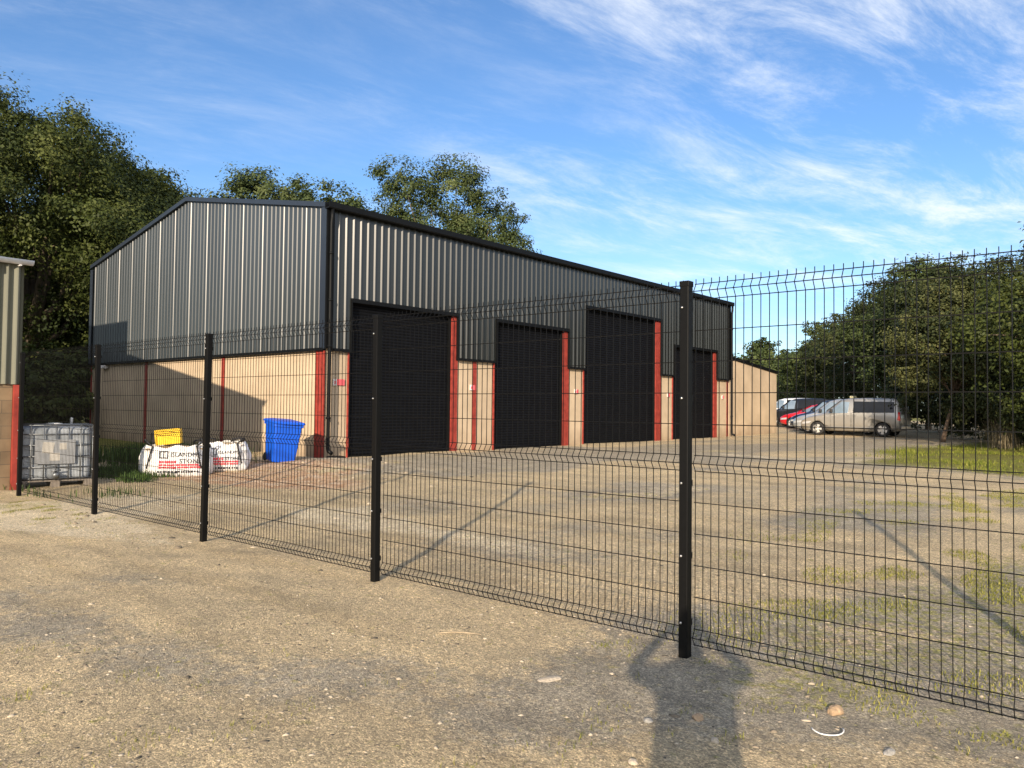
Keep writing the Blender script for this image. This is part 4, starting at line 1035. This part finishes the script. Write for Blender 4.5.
def crown_blobs(h, r, seed, low=.25, n=8, squash=1.):
    rr = np.random.default_rng(seed); out = [(0, 0, h * (low + (1 - low) * .5), r * .72, r * .72, h * (1 - low) * .47)]
    for k in range(n):
        a = 2 * PI * (k + rr.uniform(-.3, .3)) / n; f = rr.uniform(.45, .75); z = h * (low + (1 - low) * rr.uniform(.18, .80))
        taper = 1 - .45 * max(0, (z / h - .55)) / .45
        q = r * rr.uniform(.36, .52)
        out.append((math.cos(a) * r * f * taper, math.sin(a) * r * f * taper, z, q, q, q * .85 * squash))
    for k in range(26):           # boughs standing out of the crown
        d = rr.normal(size=3); d /= np.linalg.norm(d); d[2] = abs(d[2]) * 1.1 - .45
        zc = h * (low + (1 - low) * .52); q = r * rr.uniform(.17, .28)
        f = rr.uniform(.80, .97) * (1 - .25 * max(0, d[2]))
        out.append((d[0] * r * f, d[1] * r * f, max(q * .6, zc + d[2] * h * (1 - low) * .50 * f), q * 1.15, q * 1.15, q * .7))
    for k in range(3):
        a = rr.uniform(0, 6.28); q = r * rr.uniform(.28, .42); out.append((math.cos(a) * r * .25, math.sin(a) * r * .25, h - q * .8, q, q, q * .8))
    return out
G1 = 'trees behind the sheds'; G2 = 'trees along the right boundary'
S = spot
make_tree('broadleaf_tree', 'huge dark green broadleaf tree filling the left edge behind the old shed', 'tree', S(22, 37), crown_blobs(15.6, 7.9, 3, .10, 11), 1500, 170, .078, LEAF['dark'], .5, .85, G1)
make_tree('broadleaf_tree', 'dark broadleaf tree close against the left end of the warehouse gable', 'tree', S(118, 46), crown_blobs(15.6, 6.6, 4, .08, 9), 900, 110, .105, LEAF['dark'], .4, .85, G1)
make_tree('broadleaf_tree', 'broad dark tree deepest in the shade between the old shed and the warehouse', 'tree', S(52, 54), crown_blobs(14.5, 7.5, 5, .03, 9), 560, 50, .21, LEAF['dark'], .4, 1.15, G1)
make_tree('broadleaf_tree', 'rounded twin topped tree showing over the warehouse ridge', 'tree', S(292, 52), [(-2.2, -1.4, 13.6, 3.4, 3.4, 3.6), (1.8, 1.2, 13.2, 3.3, 3.3, 3.4), (-4.0, -2.6, 11.5, 2.6, 2.6, 2.4), (3.8, 3.2, 11.2, 2.6, 2.6, 2.6), (0, 0, 9.5, 4.4, 4.4, 3.8), (-2.0, -1.6, 15.6, 1.6, 1.6, 1.4), (-.2, 0, 15.0, 1.3, 1.3, 1.2)], 600, 120, .105, LEAF['mid'], .35, .85, G1, gap=.12)
make_tree('broadleaf_tree', 'tall loose crowned ash tree rising behind the long warehouse roof', 'tree', S(447, 56), [(-2.4, -2.0, 16.4, 2.0, 2.0, 2.4), (.3, .2, 16.4, 2.5, 2.5, 2.8), (2.0, 1.7, 14.2, 2.4, 2.4, 2.6), (3.2, 2.7, 12.2, 2.0, 2.0, 1.8), (-2.6, -2.1, 13.4, 2.2, 2.2, 2.6), (0, 0, 11.5, 4.4, 4.4, 4.2), (.6, .2, 18.2, 1.5, 1.5, 1.3), (-3.4, -2.8, 18.0, 1.2, 1.2, 1.2)], 560, 120, .095, LEAF['mid'], .35, .85, G1, gap=.12)
RT_ = [((-1.2, 30.5), 7.9, 4.2, 11, 'dark', 'big dark tree at the right edge overhanging the grass'),
       ((-5.1, 37.5), 7.5, 3.6, 12, 'olive', 'olive bushy tree with pale stems right of the van tail'),
       ((-8.2, 44.5), 8.7, 3.9, 13, 'olive', 'tall olive willow directly behind the champagne van tail'),
       ((-11.2, 50.2), 9.9, 4.2, 14, 'mid', 'rounded olive tree above the roof of the champagne van'),
       ((-14.8, 56.0), 10.0, 4.3, 15, 'olive', 'broad willow above the middle of the parked row'),
       ((-18.6, 62.0), 9.2, 4.2, 16, 'olive', 'lower willow above the bonnet of the champagne van'),
       ((-23.6, 70.5), 8.8, 4.2, 17, 'mid', 'sloping green tree beyond the red car'),
       ((-29.5, 79.0), 7.2, 3.6, 18, 'mid', 'small distant tree beyond the far end of the parked row')]
for (b_, h_, r_, sd, lf, lab) in RT_:
    d_ = math.hypot(*b_)
    make_tree('boundary_tree', lab, 'tree', b_, crown_blobs(h_, r_, sd, .04 if d_ < 46 else .02, 9), 620 if d_ < 55 else 380, 100 if d_ < 55 else 70, .065 if d_ < 40 else .085 if d_ < 60 else .12, LEAF[lf], .16, .62, G2, gap=.06)
make_tree('boundary_tree', 'small pale olive tree on thin bare stems standing forward of the dark trees', 'tree', S(945, 32.0), [(0, 0, 4.3, 1.9, 1.9, 1.7), (-1.3, .4, 3.3, 1.2, 1.2, 1.2), (1.2, .2, 3.4, 1.2, 1.2, 1.2), (.2, 0, 5.6, 1.2, 1.2, 1.0), (-.7, -.5, 2.4, .8, .8, .7), (1.0, .5, 2.2, .7, .7, .6)], 330, 110, .055, LEAF['sallow'], .09, .5, G2, 'barkpale', .05, 3.6, (.5, .1))
for (px_, dp, h_, r_, sd, lab) in ((757, 92, 9.2, 2.6, 30, 'thin distant tree whose tip shows just over the lean-to roof'), (781, 100, 9.6, 4.5, 31, 'distant hedgerow tree next to the lean-to corner'), (740, 105, 8.6, 4.5, 32, 'faraway tree low behind the lean-to roof')):
    make_tree('distant_tree', lab, 'tree', S(px_, dp), crown_blobs(h_, r_, sd, .05, 7), 220, 44, .2, LEAF['mid'], .2, .7, 'distant trees', gap=.2)
def shrub(px_, dp, h_, r_, lab, lf='dark', grp='bushes', leaf=.1, n=190):
    bl = [(0, 0, h_ * .5, r_, r_, h_ * .5), (r_ * .6, .2, h_ * .38, r_ * .7, r_ * .7, h_ * .4), (-r_ * .6, -.2, h_ * .42, r_ * .7, r_ * .7, h_ * .42)]
    return make_tree('bush', lab, 'bush', S(px_, dp), bl, n, 50, leaf, LEAF[lf], .06, .45, grp)
shrub(8, 29, 3.4, 2.6, 'dark bush in deep shade directly behind the caged tank, left one', 'dark', 'shaded bushes beyond the tank')
shrub(62, 31, 3.6, 2.6, 'dark bush in deep shade above the right end of the caged tank', 'dark', 'shaded bushes beyond the tank')
shrub(40, 40, 5.5, 3.6, 'tall dark thicket closing the gap between shed and warehouse', 'dark', 'shaded bushes beyond the tank', .14)
for (bx_, by_, hh, rr_, lab) in ((-6.6, 40.4, 3.2, 1.7, 'bush low against the ground just right of the van tail'), (-4.6, 35.6, 3.0, 1.9, 'leafy bush behind the bare earth hump'), (-2.0, 32.0, 3.4, 2.0, 'bush behind the dry grass clump at the right edge'), (-9.2, 47.2, 3.2, 2.2, 'dark bush behind the van tail lamp')):
    bl = [(0, 0, hh * .5, rr_, rr_, hh * .5), (rr_ * .6, .3, hh * .4, rr_ * .7, rr_ * .7, hh * .42), (-rr_ * .6, -.2, hh * .4, rr_ * .7, rr_ * .7, hh * .42)]
    make_tree('bush', lab, 'bush', (bx_, by_), bl, 230, 60, .07, LEAF['olive'], .06, .42, 'bushes under the boundary trees')
# a leaning dead stem among the bushes
dx, dy = spot(999, 30.5)
mb = MB(); mb.tube([(0, 0, -.1), (-.10, .0, .6), (-.18, .02, 1.3), (-.38, .02, 2.2), (-.62, .05, 3.2)], [.05, .045, .045, .05, .02], 8); mb.tube([(-.16, .02, 1.1), (-.6, .05, 1.4), (-1.0, .05, 1.45)], [.03, .022, .01], 6)
ds = mb.build('dead_stem', M['barkpale'], None, (dx, dy, H(dx, dy))); tag(ds, 'pale leaning dead tree stem bare of leaves in front of the dark bushes', 'dead tree')

# ------------------------------------------------------------------ grass and weeds
def blades(name, P, h, wd, m, spread=.5, parent=None):
    """one thin bent face pair per blade"""
    n = len(P); a = rng.uniform(0, 2 * PI, n); d = np.stack([np.cos(a), np.sin(a), np.zeros(n)], 1)
    s = np.stack([-np.sin(a), np.cos(a), np.zeros(n)], 1) * (wd * rng.uniform(.6, 1.3, n))[:, None]
    hh = (h * rng.uniform(.5, 1.3, n))[:, None]; up = np.array([0, 0, 1.])
    k = (rng.uniform(.1, 1, n) * spread)[:, None]
    mid = P + up * hh * .6 + d * hh * k * .35; tip = P + up * hh * (1 - .25 * k) + d * hh * k
    V = np.stack([P - s, P + s, mid + s * .7, mid - s * .7, tip], 1).reshape(-1, 3)
    b0 = 5 * np.arange(n)
    me = bpy.data.meshes.new(name); me.vertices.add(5 * n); me.vertices.foreach_set('co', V.astype(np.float32).reshape(-1))
    lp = np.stack([b0, b0 + 1, b0 + 2, b0 + 3, b0 + 3, b0 + 2, b0 + 4], 1).reshape(-1)
    me.loops.add(7 * n); me.loops.foreach_set('vertex_index', lp)
    me.polygons.add(2 * n); ls = np.stack([7 * np.arange(n), 7 * np.arange(n) + 4], 1).reshape(-1); me.polygons.foreach_set('loop_start', ls); me.polygons.foreach_set('loop_total', np.tile([4, 3], n))
    me.update()
    at = me.attributes.new('tint', 'FLOAT', 'POINT'); at.data.foreach_set('value', np.repeat(np.clip(rng.normal(.5, .25, n), 0, 1), 5).astype(np.float32))
    me.materials.append(m); o = bpy.data.objects.new(name, me); COL.objects.link(o)
    if parent: o.parent = parent
    return o
def scatter(n, x0, x1, y0, y1, dens):
    out = []
    for _ in range(400):
        if sum(len(o) for o in out) >= n: break
        X = rng.uniform(x0, x1, 4 * n); Y = rng.uniform(y0, y1, 4 * n)
        k = rng.random(4 * n) < dens(X, Y); out.append(np.stack([X[k], Y[k]], 1))
    q = np.concatenate(out)[:n]; return np.column_stack([q, hgt(q[:, 0], q[:, 1]) - .004])
def tufty(X, Y, f=5., th=.6): return np.clip((wob(X, Y, f, 14, 5) - th) * 1.5, 0, 1)
def d_yard(X, Y):
    m_ = 1.1 * bump2(X, Y, .1, 7.4, 3.0, 3.2, 2) + .7 * bump2(X, Y, -1.2, 12.0, 2.6, 4, 2) + .12 * (Y < 4.6) * (X > -3)
    return np.clip(m_, 0, 1) * tufty(X, Y, 4.2, .45)
g = blades('grass', scatter(34000, -4.5, 4, 4.3, 18, d_yard), .027, .0034, LEAF['grass'], .9); tag(g, 'short sparse grass growing through the grit inside the fence at the right', 'grass', kind='stuff')
def d_front(X, Y):
    m_ = .28 * bump2(X, Y, -4.3, 1.6, 1.2, .5) + .5 * bump2(X, Y, -.6, 3.6, 1.4, .8) + .25 * bump2(X, Y, -.9, 2.8, .8, .6) + .22 * (np.abs(Y - 4.55) < .18) * (X > -2.6) + .10 * bump2(X, Y, -3.2, 2.4, 1.2, .6) + 1.3 * bump2(X, Y, -12.6, 4.0, 1.9, .5)
    return np.clip(m_, 0, 1) * tufty(X, Y, 9., .8)
g = blades('grass', scatter(3600, -15, 1, 1.0, 5.2, d_front), .028, .0022, LEAF['grass'], 1.1); tag(g, 'small scattered grass tufts in the dirt outside the fence', 'grass', kind='stuff')
def d_turf(X, Y): return np.clip(1.7 * bump2(X, Y, -1.6, 29.0, 6.2, 9.5, 2) - .45, 0, 1) * np.clip(.45 + .45 * wob(X, Y, 1.6, 12, 8), 0.02, 1)
g = blades('grass', scatter(30000, -9.5, 4, 19, 40, d_turf), .085, .007, LEAF['turf'], .7); tag(g, 'bright green rough grass in front of the right hand bushes', 'grass', kind='stuff')
def d_weed(X, Y): return np.clip(1.0 * bump2(X, Y, -16.8, 7.4, 1.2, .7, 2) + .5 * bump2(X, Y, -15.3, 6.7, .5, .3, 2) + .10 * bump2(X, Y, -14.9, 4.75, .9, .12) + .08 * bump2(X, Y, -13.6, 5.6, .5, .35), 0, 1)
g = blades('weeds', scatter(6000, -20, -12.5, 4.3, 11, d_weed), .15, .007, LEAF['nettle'], .7); tag(g, 'dark green weeds and nettles in the shade beside the caged tank and gable', 'weeds', kind='stuff')
g = blades('weeds', scatter(3600, -23, -16.6, 7.6, 11.4, lambda X, Y: bump2(X, Y, -19.2, 9.3, 2.3, 1.4, 2) * np.clip(.5 + .4 * wob(X, Y, 2.5, 12, 2), .05, 1)), .38, .012, LEAF['nettle'], .6); tag(g, 'tall dark nettles in the shade along the foot of the gable', 'weeds', kind='stuff')
P_ = scatter(900, -6.5, -3.0, 30.5, 34, lambda X, Y: bump2(X, Y, *spot(1003, 27.5), .34, .34))
g = blades('dry_grass_clump', P_[:380], 1.0, .007, LEAF['dry'], .6); tag(g, 'tall dry straw coloured grass clump standing on the green grass', 'grass clump')

# ------------------------------------------------------------------ loose stones, sticks and litter
def pebbles(n, size, dens, box_, seed):
    r2 = np.random.default_rng(seed)
    bm = bmesh.new(); bmesh.ops.create_icosphere(bm, subdivisions=1, radius=1); bm.verts.index_update()
    V0 = np.array([v.co[:] for v in bm.verts]); F0 = np.array([[v.index for v in f.verts] for f in bm.faces]); bm.free()
    P = scatter(n, *box_, dens); k = len(V0)
    s = size * np.minimum(np.exp(r2.normal(0, .55, n)), 4.5); sc = np.stack([s * r2.uniform(.8, 1.4, n), s * r2.uniform(.6, 1., n), s * r2.uniform(.35, .7, n)], 1)
    V = V0[None] * (1 + r2.normal(0, .14, (n, k, 1))) * sc[:, None, :]
    a = r2.uniform(0, 6.28, n); c, s_ = np.cos(a)[:, None], np.sin(a)[:, None]
    V = np.stack([V[..., 0] * c - V[..., 1] * s_, V[..., 0] * s_ + V[..., 1] * c, V[..., 2]], -1) + P[:, None, :] + np.array([0, 0, .0012])
    F = (F0[None] + (np.arange(n) * k)[:, None, None]).reshape(-1, 3)
    me = bpy.data.meshes.new('gravel'); me.vertices.add(n * k); me.vertices.foreach_set('co', V.astype(np.float32).reshape(-1))
    me.loops.add(F.size); me.loops.foreach_set('vertex_index', F.reshape(-1)); me.polygons.add(len(F)); me.polygons.foreach_set('loop_start', np.arange(0, F.size, 3)); me.polygons.foreach_set('loop_total', np.full(len(F), 3)); me.update()
    at = me.attributes.new('tint', 'FLOAT', 'POINT'); at.data.foreach_set('value', np.repeat(r2.random(n), k).astype(np.float32))
    o = bpy.data.objects.new('gravel', me); COL.objects.link(o); return o
gm = leaf_mat('gravel_chips', (.09, .078, .06), (.27, .22, .155), (.46, .39, .29), 0.)
gm.node_tree.nodes['Principled BSDF'].inputs['Roughness'].default_value = .9
def d_near(X, Y): return np.clip(1.8 / (.6 + X * X * .16 + Y * Y * .16), 0, 1) * np.clip(.5 + .35 * wob(X, Y, 2.2, 12, 11), .04, 1)
g = pebbles(60000, .0042, d_near, (-9, 1.5, 1.0, 7), 1); g.data.materials.append(gm); tag(g, 'fine loose gravel and chippings lying on the dirt near the fence', 'gravel', kind='stuff')
g = pebbles(3800, .0058, lambda X, Y: np.clip(2.0 / (.6 + X * X * .12 + Y * Y * .12), 0, 1) * np.clip(.35 + .5 * wob(X, Y, 1.4, 12, 6), .02, 1), (-9, 1.5, 1.0, 7), 5); g.data.materials.append(gm); tag(g, 'scattered larger chippings trodden into the dirt outside the fence', 'gravel', kind='stuff')
def d_heap(X, Y): return np.clip(bump2(X, Y, -14.1, 10.1, 1.5, 1.3) + .25 * bump2(X, Y, -12.5, 8.0, 3, 2) + .2 * bump2(X, Y, -10.5, 4.4, 2, .7), 0, 1)
g = pebbles(3000, .011, d_heap, (-17, -7, 3.8, 12.5), 2); g.data.materials.append(gm); tag(g, 'broken stone and brick rubble strewn below the blue bin', 'rubble', kind='stuff')
def stone(x, y, sx_, sy_, sz_, m, label, seed):
    bm = bmesh.new(); bmesh.ops.create_icosphere(bm, subdivisions=3, radius=1)
    for v in bm.verts:
        f = 1 + .28 * mnoise.noise(v.co * 1.3 + Vector((seed, 0, 0))) + .10 * mnoise.noise(v.co * 3.5 + Vector((0, seed, 0)))
        v.co = Vector((v.co.x * sx_ * f, v.co.y * sy_ * f, max(-.3, v.co.z) * sz_ * f))
    mb = MB(); mb.bm(bm); o = mb.build('stone', m, None, (x, y, H(x, y) + sz_ * .2)); o.rotation_euler = (0, 0, seed)
    tag(o, label, 'stone', 'loose stones near the fence'); return o
stone(-2.75, 3.56, .075, .035, .012, M['stonepale'], 'flat pale stone lying alone left of the big post shadow', 1.2)
stone(-1.85, 3.62, .036, .028, .022, M['stonebrown'], 'brown stone with an angular top inside the shadow near the tall post', 2.1)
stone(-2.02, 3.42, .026, .02, .015, M['stonegrey'], 'grey stone with a dark notch in the middle of the shadow', 3.3)
stone(-1.37, 4.21, .048, .036, .032, M['stonebrown'], 'orange brown stone sitting right below the mesh, biggest one', 4.5)
stone(-1.66, 3.42, .026, .018, .014, M['stonepale'], 'pale rounded stone right of the shadow above the white strip', 5.4)
stone(-1.82, 2.96, .022, .018, .013, M['stonepale'], 'small whitish stone in the lower middle of the shadow', 6.2)
stone(-1.02, 3.86, .034, .022, .016, M['stonegrey'], 'grey stone beside a grass tuft near the right corner', 7.7)
mb = MB(); pts = [(-.14, .0, .012), (-.05, .012, .016), (.05, .005, .014), (.15, -.02, .010)]
mb.tube(pts, [.003, .0045, .004, .002], 6); o = mb.build('stick', M['stick'], None, (-3.76, 3.86, H(-3.76, 3.86))); o.rotation_euler = (0, 0, R(42)); tag(o, 'thin bleached stick lying flat on the dirt left of the tall post', 'stick')
mb = MB(); mb.tube([(.075 * math.cos(a), .05 * math.sin(a), .012 + .01 * abs(math.cos(a)) ** 4) for a in np.linspace(PI * .95, 2.05 * PI, 12)], .0035, 6)
o = mb.build('plastic_strip', M['strip'], None, (-1.30, 3.88, H(-1.3, 3.88))); o.rotation_euler = (0, 0, R(40)); tag(o, 'curved white plastic strip lying on the gravel at lower right', 'plastic strip')

# ------------------------------------------------------------------ the photographer, whose shadow falls across the ground
fwx, fwy = -math.sin(YAW), math.cos(YAW)
ppos = (-fwx * .34 - math.cos(YAW) * .03, -fwy * .34 - math.sin(YAW) * .03)
pr_ = thing('person', 'person in dark jacket and trousers holding up a phone with both hands', 'person', (ppos[0], ppos[1], H(*ppos)), YAW)
def skinned(name, verts, edges, radii, m, parent, sub=2, root=0):
    me = bpy.data.meshes.new(name); me.from_pydata(verts, edges, []); o = bpy.data.objects.new(name, me); COL.objects.link(o)
    md = o.modifiers.new('skin', 'SKIN'); o.modifiers.new('sub', 'SUBSURF').levels = sub
    sv = me.skin_vertices[0].data
    for i, r_ in enumerate(radii): sv[i].radius = r_ if isinstance(r_, tuple) else (r_, r_); sv[i].use_root = (i == root)
    bpy.context.view_layer.update(); dg = bpy.context.evaluated_depsgraph_get(); nm = bpy.data.meshes.new_from_object(o.evaluated_get(dg))
    bpy.data.objects.remove(o); nm.name = name; nm.polygons.foreach_set('use_smooth', np.ones(len(nm.polygons), bool))
    for q in (m if isinstance(m, list) else [m]): nm.materials.append(q)
    o = bpy.data.objects.new(name, nm); COL.objects.link(o); o.parent = parent; return o
skin = mat('skin', (.50, .31, .23), .5, 0, .06, 8); coat_ = mat('dark_jacket', (.03, .035, .05), .8, 0, .15, 9); jeans = mat('dark_trousers', (.03, .035, .045), .85, 0, .15, 9); hair = mat('brown_hair', (.045, .03, .02), .6, 0, .3, 30)
V = []; E = []; RAD = []
def jv(p, r_, par=None):
    V.append(p); RAD.append(r_); i = len(V) - 1
    if par is not None: E.append((par, i))
    return i
pel = jv((0, 0, .98), (.225, .14)); wai = jv((0, 0, 1.14), (.225, .14), pel); che = jv((0, .0, 1.34), (.22, .145), wai); nec0 = jv((0, .0, 1.50), (.15, .10), che); nec = jv((0, .015, 1.585), .060, nec0)
hd0 = jv((0, .03, 1.665), (.074, .088), nec); hd1 = jv((0, .035, 1.75), (.080, .104), hd0); hd2 = jv((0, .02, 1.83), (.062, .078), hd1)
for sd in (-1, 1):
    hip = jv((sd * .105, 0, .90), .115, pel); kn = jv((sd * .120, .02, .51), .070, hip); an = jv((sd * .125, -.01, .10), .045, kn); ft = jv((sd * .135, .05, .045), .042, an); toe = jv((sd * .15, .17, .035), .034, ft)
    sh = jv((sd * .20, .01, 1.47), .078, nec0); el = jv((sd * .36, .12, 1.47), .046, sh); wr_ = jv((sd * .15, .265, 1.655), .030, el); pa = jv((sd * .105, .295, 1.685), (.029, .021), wr_)
    for k, (dz, ln) in enumerate(((.036, .9), (.014, 1.), (-.008, .95), (-.028, .75))):
        f1 = jv((sd * .086, .325, 1.685 + dz), .0095, pa); f2 = jv((sd * (.086 - .028 * ln), .337, 1.686 + dz), .0085, f1); jv((sd * (.086 - .052 * ln), .340, 1.686 + dz * .9), .0075, f2)
    t1 = jv((sd * .092, .285, 1.705), .011, pa); t2 = jv((sd * .07, .292, 1.712), .0095, t1); jv((sd * .048, .298, 1.708), .008, t2)
body = skinned('body', V, E, RAD, [coat_, jeans, skin, M['rubber']], pr_)
mi = []
for p in body.data.polygons:
    c = p.center
    if c.z < .11: k = 3
    elif c.z < .95: k = 1
    elif c.z > 1.58 and abs(c.x) < .12 and c.y < .2: k = 2
    elif c.y > .275: k = 2
    else: k = 0
    mi.append(k)
body.data.polygons.foreach_set('material_index', mi)
bm = bmesh.new(); bmesh.ops.create_uvsphere(bm, u_segments=20, v_segments=14, radius=1)
for v in list(bm.verts):
    if v.co.z < -.35 or (v.co.y > .45 and v.co.z < .55): bm.verts.remove(v)
for v in bm.verts: v.co = Vector((v.co.x * .088, v.co.y * .108 + .02, v.co.z * .105 + 1.79))
mb = MB(); mb.bm(bm, 0, True); mb.build('hair', hair, pr_)
mb = MB()
for sd in (-1, 1): mb.lathe([(0, -.004), (.010, -.002), (.013, .004), (.010, .010), (0, .012)], 10, 0, 'Y', Matrix.Translation((sd * .031, .130, 1.75)))
mb.build('eyes', M['signwhite'], pr_)
mb = MB(); mb.add([(0, .128, 1.755), (-.016, .130, 1.71), (.016, .130, 1.71), (0, .160, 1.715)], [(0, 1, 3), (0, 3, 2), (1, 2, 3)]); mb.rbox(-.024, .024, .118, .131, 1.675, 1.687, .004)
for sd in (-1, 1): mb.rbox(sd * .083 - .008, sd * .083 + .008, .01, .045, 1.72, 1.78, .006)
mb.build('face', skin, pr_)
ph = thing('phone', 'black phone held up sideways in both hands of the person', 'phone', (0, 0, CAM_Z), YAW)
mb = MB(); mb.rbox(-.075, .075, -.026, -.018, -.012, .145, .003); mb.build('phone_body', M['plastic'], ph)
mb = MB(); mb.rbox(-.071, .071, -.0275, -.0262, -.008, .141, .0005); mb.build('screen', M['glass'], ph)
print('faces', sum(len(o.data.polygons) for o in scene.objects if o.type == 'MESH'))
